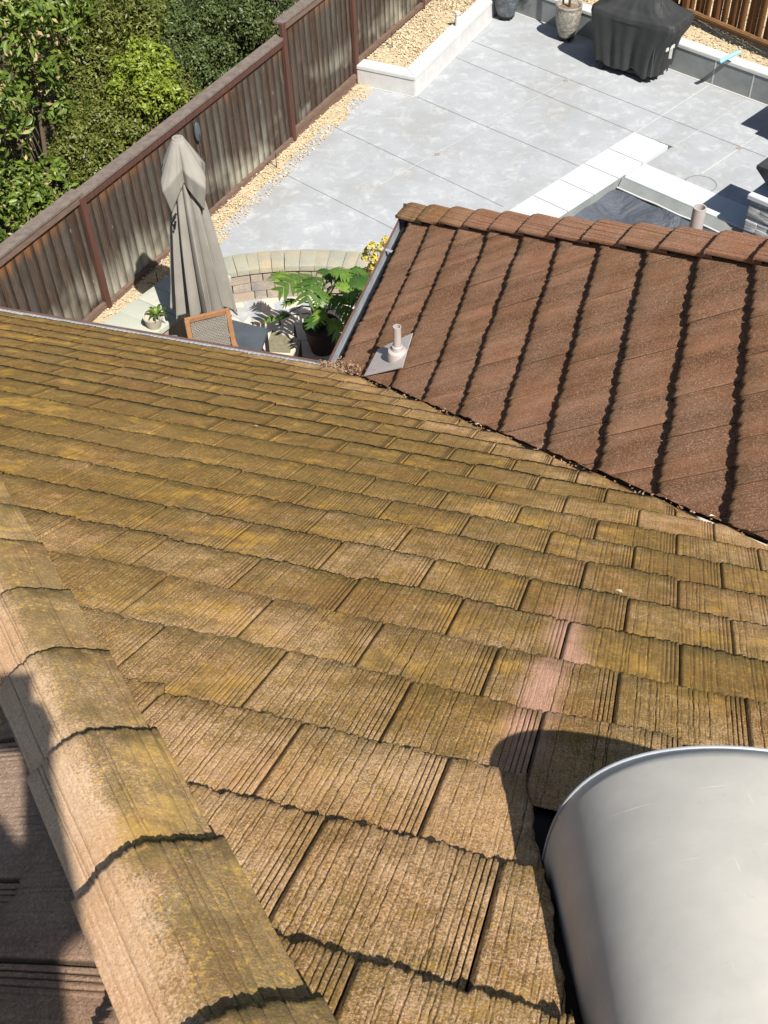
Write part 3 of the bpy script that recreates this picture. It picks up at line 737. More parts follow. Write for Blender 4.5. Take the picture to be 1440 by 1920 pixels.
for c in range(3):
    a = A0 + c * .03
    while a < A1:
        st = g.choice([.05, .075, .095]); cells.append(([pol(ri + .035 + c * -.006, a + .0012), pol(ri + .035 + c * -.006, a + st - .0012), pol(ro - .03, a + st - .0012), pol(ro - .03, a + .0012)], c * .127, c * .127 + .123)); a += st
stones('block_course', cells, M_block, seat, .010)
cells = []; a = A0
while a < A1: 
    st = g.choice([.04, .05, .06]); cells.append(([pol(ri, a + .0006), pol(ri, a + st - .0006), pol(ro, a + st - .0006), pol(ro, a + .0006)], .384, .45)); a += st
stones('cap_stone', cells, M_cope, seat, .006)
m = MB(); m.prism([pol(ri + .06, A0 + (A1 - A0) * i / 24) for i in range(25)] + [pol(ro - .05, A1 - (A1 - A0) * i / 24) for i in range(25)], -.05, .38); m.build('core', M_felt, seat)
# straight side wall next to the fence
SW = empty('side_wall', at(260, 560, .45)); tag(SW, 'straight pale green grey capped wall running along the fence left of the umbrella', 'wall')
a0 = at(330, 505, .45); a1 = at(200, 600, .45); dd = (a1 - a0).normalized(); ns = Vector((-dd.y, dd.x, 0)); ns = ns if ns.x > 0 else -ns
cells = []; s = -.25; wds = .62
while s < 2.6:
    st = g.choice([.28, .36, .42]); p = [a0 + dd * (s + .002), a0 + dd * (s + st - .002), a0 + dd * (s + st - .002) + ns * wds, a0 + dd * (s + .002) + ns * wds]; cells.append(([(q.x, q.y) for q in p], .385, .45)); s += st
M_cope2 = M_stone_('pale_cap_stone', ((.50, .50, .42), (.42, .44, .37), (.40, .42, .35), (.56, .54, .45)), 3)
stones('cap_stone', cells, M_cope2, SW, .006)
m = MB(); p = [a0 + dd * -.22 + ns * .04, a0 + dd * 2.6 + ns * .04, a0 + dd * 2.6 + ns * (wds - .04), a0 + dd * -.22 + ns * (wds - .04)]; m.prism([(q.x, q.y) for q in p], -.05, .384); m.build('wall_body', M_block, SW)
# paving
cells = []; a = A0
while a < A1:
    cells.append(([pol(ri - .21, a + .001), pol(ri - .21, a + .062), pol(ri + .02, a + .062), pol(ri + .02, a + .001)], -.06, .0)); a += .063
rr = ri - .215
for row in range(12):
    r1 = rr - row * .30; r0 = r1 - .295; a = A0 - .1 + g.uniform(0, .05)
    if r0 < .05: break
    while a < A1 + .1:
        st = g.choice([.26, .34, .42]) / r1; sk = g.uniform(-.03, .03)
        cells.append(([pol(r0, a + .002 + sk), pol(r0, a + st - .002 + sk * .3), pol(r1, a + st - .002), pol(r1, a + .002)], -.06, .0)); a += st
paving = stones('paving', cells, M_pave, None, .005); tag(paving, kind='structure')
m = MB(); m.prism([pol(ri + .05, A0 + (A1 - A0) * i / 24) for i in range(25)] + [pol(.05, 0)], -.1, -.022); m.quad((-3.4, 8, -.03), (3, 8, -.03), (3, 10.8, -.03), (-3.4, 10.8, -.03))
tag(m.build('paving_bed', simple('dark_joint_sand', (.12, .10, .08), None, 30, .95, .3)), kind='structure')

# ------------------------------------------------------------------ pool
M_cover = NT('pool_liner'); _p = M_cover.pos(); _a = M_cover.noise(_p, 1.4, 4, .6, 1.5); _b = M_cover.noise(_p, 14, 4, .7)
M_cover = M_cover.done(M_cover.mix(M_cover.ramp(_b, .3, .7), (.085, .095, .115), (.065, .072, .09)), .6, M_cover.bump(_a, 1, .08), 0, .4)
M_coping = simple('white_coping', (.60, .63, .645), (.52, .55, .565), 3, .7, .1)
pool = empty('swimming_pool', at(1166, 329)); tag(pool, 'pool with bright white coping and a dark slack cover behind the hip tiles', 'pool')
pi = Vector((3.30, 13.95, 0))
cA = [pc0, pc1, pc1 - DB * .0, pc2]
def cop(pts, m, z=.004): m.prism([(q.x, q.y) for q in pts], -.06, z, bev=.004)
m = MB()
wL = .565
sp = [0, .62, 1.17, 1.72, 2.27, 2.9, 3.5, 4.2]
for s0, s1 in zip(sp[:-1], sp[1:]):
    q0 = pc0 - DB * (s0 + .007); q1 = pc0 - DB * (s1 - .007)
    cop([q0, q1, q1 + DA * (.43 if s1 > .7 else .43), q0 + DA * .43], m, .016)
    cop([q0 + DA * .439, q1 + DA * .439, q1 + DA * (.565), q0 + DA * (.565)], m, .017) if s0 < 1.0 else cop([q0 + DA * .434, q1 + DA * .434, q1 + DA * .565, q0 + DA * .565], m, .016)
q0 = pc2; 
for s0, s1 in ((.0, 1.02), (1.02, 1.9), (1.9, 3.0), (3.0, 4.2)):
    b0 = pc2 + DA * (s0 + .002); b1 = pc2 + DA * (s1 - .002); cop([b0, b1, b1 - DB * .47, b0 - DB * .47], m, .018)
m.build('coping', M_coping, pool)
m = MB()
b0 = pc2 - DB * .474 + DA * -.02; b1 = b0 + DA * 4.2
m.quad(b0 + Vector((0, 0, .0)), b1, b1 - DB * .10 + Vector((0, 0, -.12)), b0 - DB * .10 + Vector((0, 0, -.12)))
m.build('bond_beam', M_greywall, pool)
# white bead along the liner edge
m = MB(); m.tube([b0 - DB * (.105 + .006 * math.sin(i * 1.7)) + DA * (i * .2) + Vector((0, 0, -.10 + .004 * math.sin(i * 2.3))) for i in range(21)], .013, 6); m.build('edge_bead', M_white, pool)
# cover: a sagging sheet
NXc, NYc = 60, 60; oc = pc2 - DB * .58 + DA * -.02; V = []
x0 = pc0 + DA * .565
ox = (x0 - oc).dot(DA)
for j in range(NYc + 1):
    for i in range(NXc + 1):
        a_ = ox + (4.3 - ox) * i / NXc; b_ = 3.6 * j / NYc
        d_ = min(a_ - ox, b_, 1.0); z = -.13 - .22 * (1 - math.exp(-d_ * 2.2)) + .018 * math.sin(a_ * 9 + b_ * 3 + math.sin(b_ * 5)) * math.exp(-b_ * .7) + .012 * math.sin(b_ * 11 + a_ * 2)
        q = oc + DA * a_ - DB * b_; V.append((q.x, q.y, z))
idx = np.arange(len(V)).reshape(NYc + 1, NXc + 1); q = np.stack([idx[:-1, :-1], idx[:-1, 1:], idx[1:, 1:], idx[1:, :-1]], -1).reshape(-1, 4)
npmesh('cover', V, q, M_cover, pool, smooth=True)
m = MB(); q0 = pc0 + DA * .566 - DB * 1.0; q1 = q0 - DB * 3.4; m.quad(q0 + Vector((0, 0, .0)), q1, q1 + Vector((0, 0, -.4)), q0 + Vector((0, 0, -.4))); m.build('pool_wall', M_greywall, pool)

# ------------------------------------------------------------------ fire bowls on pedestals
def M_ledger_():
    t = NT('ledger_stone'); p = t.pos(); rnd = t.attr('rnd'); a = t.noise(t.scale(p, (4, 4, 30)), 1, 5, .7); 
    c = t.mix(rnd, (.42, .42, .42), (.24, .25, .27)); c = t.mix(t.ramp(a, .45, .6), c, (.60, .59, .57))
    return t.done(c, .85, t.bump(a, .9, .01), 0, .2)
M_ledger = M_ledger_()
M_bowl = simple('dark_bowl', (.055, .058, .058), (.035, .036, .036), 12, .45, .1)
M_glass = NT('blue_fire_glass').done((.03, .08, .6), .15, None, 0, .8)
M_blk = simple('black_rubber', (.02, .02, .02), None, 20, .6, 0)
def pedestal(C, label, blabel):
    root = empty('pedestal', C); tag(root, label, 'pedestal', 'ledger stone pedestals by the pool')
    LA, LB, H = 1.35, .62, .50
    cells = []; g = random.Random(9); z = 0
    while z < H - .01:
        h = g.choice([.05, .07, .085]); h = min(h, H - z)
        for (o_, d1, d2, L) in ((C, DA, DB, LA), (C + DB * .06, DB, DA, LB)):
            s = 0
            while s < L:
                w_ = min(g.choice([.16, .24, .34]), L - s + .001); pr = g.uniform(0, .018)
                if d1 is DA: pts = [o_ + d1 * s - d2 * pr, o_ + d1 * (s + w_ - .002) - d2 * pr, o_ + d1 * (s + w_ - .002) + d2 * .06, o_ + d1 * s + d2 * .06]
                else: pts = [o_ + d1 * s - DA * pr, o_ + d1 * (s + w_ - .002) - DA * pr, o_ + d1 * (s + w_ - .002) + DA * .06, o_ + d1 * s + DA * .06]
                cells.append(([(q.x, q.y) for q in pts], z, z + h - .002)); s += w_
        z += h
    stones('ledger_stone', cells, M_ledger, root, .003)
    m = MB(); m.prism([(q.x, q.y) for q in (C + DA * .04 + DB * .04, C + DA * LA + DB * .04, C + DA * LA + DB * LB, C + DA * .04 + DB * LB)], -.02, H - .002); m.build('core', M_greywall, root)
    m = MB(); m.prism([(q.x, q.y) for q in (C - DA * .04 - DB * .04, C + DA * (LA + .04) - DB * .04, C + DA * (LA + .04) + DB * (LB + .04), C - DA * .04 + DB * (LB + .04))], H, H + .055, bev=.006); m.build('cap', M_coping, root)
    bo = C + DA * .34 + DB * .33; z0 = H + .055
    bw = empty('fire_bowl', bo + Vector((0, 0, z0))); tag(bw, blabel, 'fire bowl', 'square dark fire bowls')
    def sq(h, z): return [bo + DA * a_ * h + DB * b_ * h + Vector((0, 0, z)) for a_, b_ in ((-1, -1), (1, -1), (1, 1), (-1, 1))]
    m = MB(); lv = [sq(.15, z0 + .0), sq(.15, z0 + .07), sq(.20, z0 + .075), sq(.36, z0 + .36), sq(.36, z0 + .40), sq(.24, z0 + .40), sq(.22, z0 + .33)]
    vs = [[m.bm.verts.new(p) for p in l] for l in lv]
    for i in range(len(vs) - 1):
        for k in range(4): m.bm.faces.new((vs[i][k], vs[i][(k + 1) % 4], vs[i + 1][(k + 1) % 4], vs[i + 1][k]))
    m.bm.faces.new(vs[-1]); m.build('bowl', M_bowl, bw)
    m = MB(); g2 = random.Random(2)
    for _ in range(420):
        c = bo + DA * g2.uniform(-.21, .21) + DB * g2.uniform(-.21, .21) + Vector((0, 0, z0 + .345 + g2.uniform(0, .04)))
        m.box(c, (g2.uniform(.015, .03),) * 3, Matrix.Rotation(g2.uniform(0, 3), 3, 'X') @ Matrix.Rotation(g2.uniform(0, 3), 3, 'Z'))
    o = m.build('fire_glass', M_glass, bw); o['kind'] = 'stuff'
PC = at(1409, 372, .5); PC.z = 0
pedestal(PC, 'grey ledger stone pedestal with white cap at the pool edge', 'dark square fire bowl with blue glass on the pool pedestal')
PC2 = PC + Vector((1.0, 2.1, 0))  # unseen pedestal and bowl, added to cast the shadow by the long wall
pedestal(PC2, 'added unseen stone pedestal right of the patio, casting the sharp shadow by the long wall', 'added unseen square fire bowl, casting the shadow by the long wall')

# ------------------------------------------------------------------ umbrella
def M_fabric_(name, a, b, sc_=900):
    t = NT(name); p = t.pos(); n1 = t.noise(p, sc_, 2, .5); n2 = t.noise(p, 4, 4, .6)
    return t.done(t.mix(t.ramp(n2, .35, .65), a, b), .95, t.bump(n1, .25, .001), 0, .1)
M_can = M_fabric_('taupe_canvas', (.315, .295, .262), (.265, .248, .218))
M_pole = simple('bronze_pole', (.10, .08, .06), None, 10, .45, 0, .5)
UH = 2.72; UB = at(333, 258, UH); UB.z = 0
um = empty('patio_umbrella', UB); tag(um, 'closed taupe patio umbrella with draped top flaps standing by the fence', 'umbrella')
m = MB(); m.tube([UB, UB + Vector((0, 0, UH - .02))], .022, 16); m.build('pole', M_pole, um, autos=40)
m = MB(); m.lathe([(.001, .09), (.05, .09), (.06, .06), (.27, .05), (.28, .0)], UB, 32); m.build('base', M_blk, um, autos=40)
m = MB(); m.lathe([(.001, .015), (.028, .015), (.03, .004), (.055, .002), (.062, -.012), (.055, -.02)], UB + Vector((0, 0, UH)), 24); m.build('finial', M_can, um, autos=40)
NF = 11
def fold(z0, z1, r0, r1, dep, hem, seed, NZ=48, NA=240, twist=.15, pw=1.0, flare=None):
    g = random.Random(seed); ph = [g.uniform(-.10, .10) for _ in range(NF)]; hm = [g.uniform(-1, 1) for _ in range(NF)]; am = [g.uniform(.75, 1.2) for _ in range(NF)]
    V = []
    for j in range(NZ + 1):
        s = j / NZ
        for i in range(NA):
            t = i / NA * NF; k = int(t) % NF; f = t - int(t)
            f2 = f + ph[k] * math.sin(math.pi * f)
            lobe = abs(math.sin(math.pi * f2)) ** .6          # rounded folds with sharp creases
            r = (r0 + (r1 - r0) * s ** pw)
            rad = r * (1 - dep * (.25 + .75 * s) * (1 - lobe) * am[k])
            z = z0 + (z1 - z0) * s + hem * s ** 6 * (hm[k] * .6 + .5 * (1 - lobe) + .12 * math.sin(7 * t))
            a = 2 * math.pi * (t + .22 * math.sin(2 * math.pi * f) * s) / NF + twist * s
            V.append((UB.x + rad * math.cos(a), UB.y + rad * math.sin(a), z))
    idx = np.arange((NZ + 1) * NA).reshape(NZ + 1, NA); nx = np.roll(idx, -1, 1)
    q = np.stack([idx[:-1], nx[:-1], nx[1:], idx[1:]], -1).reshape(-1, 4)
    return V, q
V, q = fold(UH - .10, .66, .055, .36, .74, .26, 4, pw=.80)
o = npmesh('canopy', V, q, M_can, um, smooth=True); md = o.modifiers.new('t', 'SOLIDIFY'); md.thickness = .004
# vent flap: four pointed corners falling from the finial
V = []; NZ, NA = 26, 192
for j in range(NZ + 1):
    s = j / NZ
    for i in range(NA):
        a = 2 * math.pi * i / NA; f = (a / (math.pi / 2) + .12) % 1.0; pk = (1 - abs(2 * f - 1))
        L = .40 + .30 * pk ** 1.4
        fs = s / .62 if s < .62 else 1 - (.25 + .55 * pk) * (s - .62); rad = .055 + (.095 + .145 * pk) * fs * (1 - .10 * abs(math.sin(a * 8)) * (1 - pk)) + .012 * math.sin(a * 16) * s * (1 - pk)
        V.append((UB.x + rad * math.cos(a + .3), UB.y + rad * math.sin(a + .3), UH - .01 - L * s ** 1.06))
idx = np.arange((NZ + 1) * NA).reshape(NZ + 1, NA); nx = np.roll(idx, -1, 1)
o = npmesh('top_flap', V, np.stack([idx[:-1], nx[:-1], nx[1:], idx[1:]], -1).reshape(-1, 4), M_can, um, smooth=True); md = o.modifiers.new('t', 'SOLIDIFY'); md.thickness = .003
m = MB(); m.tube([UB + Vector((-.10, -.16, 2.0)), UB + Vector((-.16, -.20, 1.93)), UB + Vector((-.13, -.19, 1.85)), UB + Vector((-.12, -.17, 1.92))], .012, 6); m.build('tie_strap', M_blk, um)

# ------------------------------------------------------------------ chair
M_teak = wood('teak', (.36, .19, .095), (.26, .13, .065), (18, 18, 18), .6)
def M_weave_():
    t = NT('woven_rope'); uv = t.uv(); w1 = t.n('TexWave', wave_type='BANDS', bands_direction='X'); w1.inputs['Scale'].default_value = 12; t.l(uv, w1.inputs['Vector'])
    w2 = t.n('TexWave', wave_type='BANDS', bands_direction='Y'); w2.inputs['Scale'].default_value = 9; t.l(uv, w2.inputs['Vector'])
    f = t.math('MULTIPLY', w1.outputs['Fac'], w2.outputs['Fac'])
    return t.done(t.mix(t.ramp(f, .02, .2), (.10, .085, .07), (.42, .39, .34)), .9, t.bump(f, 1, .006), 0, .1)
M_weave = M_weave_()
zt = 1.0
cl, crr = at(350, 602, zt), at(427, 584, zt); cx = (crr - cl).normalized(); cw = (crr - cl).length
lean = at(445, 640, .7) - crr; cb = Vector((cx.y, -cx.x, 0))      # towards the seat front
if cb.y > 0: cb = -cb
chair = empty('garden_chair', (cl + crr) / 2 - Vector((0, 0, zt))); tag(chair, 'teak garden chair with woven rope back in front of the umbrella', 'chair')
def chp(a, b, z): q = cl + cx * a + cb * b; return Vector((q.x, q.y, z))
m = MB()
for a in (0, cw): m.beam(chp(a, .0, zt + .01), chp(a, .14, .42), .035, .05, up=cx, bev=.006)
m.beam(chp(-.02, -.01, zt), chp(cw + .02, -.01, zt), .035, .055, bev=.006); m.beam(chp(0, .13, .45), chp(cw, .13, .45), .035, .05, bev=.006)
m.build('back_frame', M_teak, chair)
V, Q, UVs = [], [], []; NU, NW = 60, 66; 
for j in range(NW + 1):
    for i in range(NU + 1):
        a = .03 + (cw - .06) * i / NU; s = j / NW; z = zt - .035 - (zt - .51) * s
        wv = .006 * math.sin(i * math.pi / 2) * (1 if (j // 2) % 2 else -1); p = chp(a, .004 + .125 * (zt - z) / (zt - .42) + wv - .025 * math.sin(math.pi * i / NU), z); V.append(tuple(p)); UVs.append((i / NU, s))
idx = np.arange(len(V)).reshape(NW + 1, NU + 1)
npmesh('woven_back', V, np.stack([idx[:-1, :-1], idx[:-1, 1:], idx[1:, 1:], idx[1:, :-1]], -1).reshape(-1, 4), M_weave, chair, UVs, smooth=True)
m = MB(); m.box(chp(cw / 2, .38, .44), (cw - .04, .48, .03), Matrix((cx, cb, Vector((0, 0, 1)))).transposed(), .008); m.build('seat', M_weave, chair)
for a in (0, cw):
    m = MB(); m.beam(chp(a, .05, .66), chp(a, .58, .64), .055, .028, bev=.006); m.build('armrest', M_teak, chair)
    for b in (.12, .58):
        m = MB(); m.beam(chp(a, b, 0), chp(a, b - (.03 if b < .2 else 0), .65 if b > .2 else .44), .04, .04, up=cx, bev=.005); m.build('leg', M_teak, chair)

# slate table and set-in paver
M_slate = simple('slate_top', (.085, .10, .115), (.06, .07, .085), 6, .6, .2)
zt = .45; tp = [at(*q, zt) for q in ((432, 598), (503, 616), (486, 664), (446, 668))]
tb = empty('side_table', sum(tp, Vector()) / 4 - Vector((0, 0, zt))); tag(tb, 'low table with plain slate blue top right of the woven chair', 'table')
m = MB(); m.prism([(q.x, q.y) for q in tp], zt - .04, zt, bev=.005); m.build('table_top', M_slate, tb)
cc = sum(tp, Vector()) / 4
for q in tp:
    m = MB(); k = q.lerp(cc, .15); m.beam(Vector((k.x, k.y, 0)), Vector((k.x, k.y, zt - .04)), .04, .04, up=(1, 0, 0)); m.build('leg', M_blk, tb)
fr = [at(*q) for q in ((505, 615), (560, 640), (552, 676), (486, 672))]
st = empty('stepping_stone', sum(fr, Vector()) / 4); tag(st, 'beige framed paver with a mossy brown middle between the table and the plant pot', 'paver')
m = MB(); m.prism([(q.x, q.y) for q in fr], .002, .05, bev=.008); m.build('frame', M_pave, st)
cc = sum(fr, Vector()) / 4
m = MB(); m.prism([(q.x, q.y) for q in [k.lerp(cc, .28) for k in fr]], .045, .054, bev=.003); m.build('mossy_inset', simple('mossy_aggregate', (.26, .22, .14), (.13, .13, .08), 18, .95, .6), st)

# ------------------------------------------------------------------ plants
def M_leaf_(name, a, b, trans=.25, rough=.42, spec=.4, veins=False):
    t = NT(name); rnd = t.attr('rnd'); c = t.mix(rnd, a, b)
    n = t.noise(t.pos(), 30, 3, .6); c = t.mix(t.ramp(n, .4, .65, 0, .35), c, tuple(q * .6 for q in a))
    m_ = t.done(c, rough, None, 0, spec)
    tr = t.n('BsdfTranslucent'); t.l(c, tr.inputs[0]); mx = t.n('MixShader'); mx.inputs[0].default_value = trans
    out = t.t.nodes['Material Output']; t.l(t.b.outputs[0], mx.inputs[1]); t.l(tr.outputs[0], mx.inputs[2]); t.l(mx.outputs[0], out.inputs[0]); return m_
M_phil = M_leaf_('philodendron_leaf', (.040, .105, .020), (.19, .30, .045), .22)
M_stem = simple('green_stem', (.14, .20, .06), (.09, .12, .05), 20, .6, .1)
M_woodstem = simple('brown_stem', (.14, .10, .065), (.08, .06, .04), 30, .85, .3)
def big_leaf(root, tip, base, size, nrm, droop, seed, split=True):
    "lobed leaf: stalk from base to the blade's foot, blade pointing outwards"
    g = random.Random(seed); base, tip = Vector(base), Vector(tip)
    d = (tip - base); dh_ = Vector((d.x, d.y, 0)); dh_ = dh_.normalized() if dh_.length > .02 else Vector((1, 0, 0))
    foot = tip - dh_ * size * .5
    mid = (base + foot) / 2 + Vector((0, 0, .10)) - dh_ * .04
    m = MB(); m.tube([base, base.lerp(mid, .5), mid, mid.lerp(foot, .6), foot], [.010, .009, .008, .007, .006], 6); st_ = m.build('stem', M_stem, root, smooth=True)
    side = dh_.cross(Vector((0, 0, 1))).normalized(); n = 20; L = size; W = size * .50
    bm = bmesh.new(); lay = bm.verts.layers.float.new('rnd'); r = g.random()
    def pt(s, w_):
        bend = -droop * (s ** 2) * L - abs(w_) * .25 * (.4 + droop); up = .10 * L * math.sin(math.pi * min(s, 1)) 
        return foot + dh_ * (s * L * .98) + side * w_ + Vector((0, 0, bend + up)) + nrm * 0
    nl = 7
    for sgn in (-1, 1):
        for k in range(nl):
            s0 = -.12 + k / nl * 1.02; s1 = s0 + 1 / nl * (0.90 if split else 1.02)
            env = math.sin(math.pi * min(1, max(0, (k + .9) / (nl + 1.0)))) ** .6 * W * g.uniform(.86, 1.08)
            swp = .14 + .1 * g.random()
            mid0 = max(0, s0); mid1 = min(1.0, max(s1, .02))
            a = bm.verts.new(pt(mid0, 0)); b = bm.verts.new(pt(mid1, 0)); c1 = bm.verts.new(pt(s0 + swp * .5, sgn * env * .55)); c2 = bm.verts.new(pt(s1 + swp * .5, sgn * env * .55))
            e = bm.verts.new(pt((s0 + s1) / 2 + swp * 1.1, sgn * env))
            for v in (a, b, c1, c2, e): v[lay] = r
            bm.faces.new((a, b, c2, c1) if sgn > 0 else (b, a, c1, c2)); bm.faces.new((c1, c2, e) if sgn > 0 else (c2, c1, e))
            # web joining neighbouring lobes near the midrib
            if split and k < nl - 1:
                f = bm.verts.new(pt(mid1, sgn * env * .0)); h = bm.verts.new(pt(min(1, s0 + 1 / nl), 0)); i2 = bm.verts.new(pt(s1 + .02, sgn * env * .3)); 
                for v in (f, h, i2): v[lay] = r
                bm.faces.new((f, h, i2))
    me = bpy.data.meshes.new('leaf'); bm.to_mesh(me); bm.free()
    return link('leaf', me, M_phil, root)
pp = at(606, 655, .0)
plant = empty('potted_plant', pp); tag(plant, 'large split-leaf plant in a dark pot under the wing gutter', 'plant')
m = MB(); m.lathe([(.13, 0), (.17, .15), (.20, .33), (.215, .34), (.205, .36), (.18, .355), (.175, .30), (.001, .29)], pp, 28); m.build('pot', simple('dark_clay', (.07, .04, .03), (.04, .025, .02), 9, .7, .2), plant, autos=35)
ct = pp + Vector((0, 0, .30))
m = MB(); m.tube([ct, ct + Vector((.02, .02, .2)), ct + Vector((.05, .05, .38))], [.03, .026, .02], 8); m.tube([ct, ct + Vector((-.04, .03, .22))], [.02, .014], 6); m.build('trunk', M_woodstem, plant, smooth=True)
LV = [(550, 532, 1.0, .62), (582, 538, 1.05, .5), (523, 518, .85, .36), (541, 566, .75, .22), (600, 590, .75, .26), (588, 600, .7, .3), (650, 538, 1.1, .34), (672, 528, 1.1, .36), (640, 512, 1.15, .34), (625, 520, 1.0, .3), (665, 560, .95, .36), (640, 566, .9, .36), (620, 562, .85, .28), (680, 545, 1.2, .3), (655, 515, 1.0, .3), (600, 556, .9, .3), (690, 525, 1.0, .34), (528, 590, .45, .24), (505, 598, .4, .2), (655, 590, .7, .4), (630, 610, .65, .36), (675, 505, 1.05, .28), (612, 508, 1.05, .26)]
for i, (x, y, z, sz) in enumerate(LV):
    sz *= .76
    big_leaf(plant, at(x, y, z), ct + Vector((random.uniform(-.04, .04), random.uniform(-.04, .04), random.uniform(.0, .3))), sz, Vector((0, 0, 0)), random.uniform(.1, .5), 50 + i, split=(i % 4 != 4 and sz > .28))

def leaf_cloud(centers, n, lsize, seed, aspect=2.4, up=.35, cup=True):
    "leaf-sized blades scattered through a set of ellipsoids (c, rx, ry, rz)"
    g = np.random.default_rng(seed); vol = np.array([c[1] * c[2] + c[2] * c[3] + c[1] * c[3] for c in centers]); pr = vol / vol.sum()
    ci = g.choice(len(centers), n, p=pr); C = np.array([tuple(centers[i][0]) for i in range(len(centers))])[ci]; Rr = np.array([centers[i][1:4] for i in range(len(centers))])[ci]
    d = g.normal(size=(n, 3)); d /= np.linalg.norm(d, axis=1)[:, None]; d[:, 2] = np.where(d[:, 2] < -.5, -d[:, 2], d[:, 2])
    rad = np.clip(1 - np.abs(g.normal(0, .17, n)), .2, 1.1)
    # uneven outline: bumps per direction
    bump = 1 + .16 * np.sin(d[:, 0] * 7 + ci) * np.sin(d[:, 1] * 6 + 2 * ci) + .10 * np.sin(d[:, 2] * 13 + d[:, 0] * 11)
    P = C + d * Rr * (rad * bump)[:, None]
    nr = d + g.normal(0, .55, (n, 3)); nr[:, 2] += up; nr /= np.linalg.norm(nr, axis=1)[:, None]
    t = np.cross(nr, g.normal(size=(n, 3))); t /= np.linalg.norm(t, axis=1)[:, None]; b = np.cross(nr, t)
    L = lsize * g.uniform(.6, 1.25, n); W = L / aspect
    cu = (nr * (L * .10)[:, None]) if cup else 0
    v0 = P - t * L[:, None] / 2; v1 = P + b * W[:, None] / 2 + cu; v2 = P + t * L[:, None] / 2; v3 = P - b * W[:, None] / 2 + cu
    V = np.stack([v0, v1, v2, v3], 1).reshape(-1, 3); k = np.arange(n)[:, None] * 4
    tri = np.concatenate([k + np.array([[0, 1, 2]]), k + np.array([[0, 2, 3]])])
    clump = .5 + .5 * np.sin(C[:, 0] * 3 + d[:, 0] * 5 + d[:, 1] * 4)
    rn = np.clip(.55 * g.random(n) + .45 * clump, 0, 1)
    return V, tri, np.repeat(rn, 4)
def shrub(name, label, cat, centers, n, lsize, cols, seed, aspect=2.4, group='shrubs and trees beyond the old fence', trunk=True, extra=None):
    root = empty(name, (centers[0][0][0], centers[0][0][1], -.6)); tag(root, label, cat, group)
    gq = random.Random(seed + 9); sub = []
    for c in centers:
        sub.append((c[0], c[1] * .78, c[2] * .78, c[3] * .78))
        for _ in range(16):
            d = Vector((gq.gauss(0, 1), gq.gauss(0, 1), gq.gauss(.35, .8))).normalized(); f = gq.uniform(.18, .38)
            sub.append(((c[0][0] + d.x * c[1] * .84, c[0][1] + d.y * c[2] * .84, c[0][2] + d.z * c[3] * .84), c[1] * f, c[2] * f, c[3] * f))
    V, T, rn = leaf_cloud(sub, n, lsize, seed, aspect); npmesh('foliage', V, T, cols, root, attrs=dict(rnd=rn))
    if extra:
        V, T, rn = leaf_cloud(centers, extra[0], extra[1], seed + 500, extra[2]); npmesh('blossom', V, T, extra[3], root, attrs=dict(rnd=rn))
    m = MB(); g = random.Random(seed); b0 = Vector((centers[0][0][0], centers[0][0][1], -.6))
    for c in centers:
        top = Vector(c[0]); s0 = b0.lerp(Vector((top.x, top.y, -.6)), .5) if cat != 'tree' else b0
        md_ = (s0 + top) / 2 + Vector((g.uniform(-.1, .1), g.uniform(-.1, .1), 0)); m.tube([s0, md_, top, top + Vector((g.uniform(-.1, .1), g.uniform(-.1, .1), c[3] * .6))], [.05, .035, .02, .008], 6)
        for _ in range(6):
            d = Vector((g.uniform(-1, 1), g.uniform(-1, 1), g.uniform(.0, 1))); m.tube([md_.lerp(top, g.random()), top + Vector((d.x * c[1] * .8, d.y * c[2] * .8, d.z * c[3] * .7))], [.014, .004], 5)
    m.build('branches', M_woodstem, root, smooth=True); return root
Lg = M_leaf_('bright_broad_leaf', (.055, .105, .016), (.23, .30, .045), .22)
Lm = M_leaf_('small_olive_leaf', (.06, .085, .014), (.22, .235, .045), .18)
Ly = M_leaf_('yellow_green_leaf', (.15, .22, .025), (.33, .38, .045), .28)
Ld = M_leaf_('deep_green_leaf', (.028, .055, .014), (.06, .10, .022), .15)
Lb = M_leaf_('blue_green_leaf', (.048, .078, .022), (.125, .160, .045), .15)
Lbr = M_leaf_('faded_blossom', (.42, .30, .16), (.50, .42, .20), .2, .8, .1)
def el(px, py, z, rx, ry=None, rz=None): c = at(px, py, z); return (tuple(c), rx, ry or rx, rz or rx)
shrub('broadleaf_tree', 'tall tree with large glossy leaves and faded blossom at the far left', 'tree',
      [el(-20, 60, 2.6, .85, .85, .7), el(55, 90, 2.2, .6), el(-70, 230, 2.3, .75), el(10, 215, 1.9, .4, .4, .35), el(80, 180, 1.6, .38), el(15, -70, 2.9, .9), el(90, 10, 2.0, .6)], 7000, .13, Lg, 101, 2.6, extra=(1100, .08, 2.2, Lbr))
shrub('broadleaf_shrub', 'bright glossy leaved shrub low against the fence at the left edge', 'shrub',
      [el(40, 375, 1.05, .42, .42, .4), el(100, 350, 1.0, .30, .3, .3), el(-10, 400, 1.2, .4), el(20, 290, 1.1, .28), el(60, 420, .8, .3)], 4200, .10, Lg, 102, 2.4, extra=(260, .07, 2.2, Lbr))
shrub('olive_shrub', 'wide olive green hedge shrub with small brownish leaves behind the umbrella', 'shrub',
      [el(230, 250, .8, .70, .75, .55), el(170, 300, .8, .5, .5, .5), el(290, 220, .8, .6), el(150, 180, .8, .7), el(215, 330, .6, .5), el(320, 180, .9, .55), el(250, 300, .8, .45)], 36000, .048, Lm, 103, 1.8)
shrub('yellow_green_shrub', 'small bright yellow green shrub rising out of the olive hedge', 'shrub', [el(268, 145, 1.35, .42, .42, .42), el(300, 190, 1.2, .35), el(245, 175, 1.2, .28)], 5200, .065, Ly, 104, 2.0)
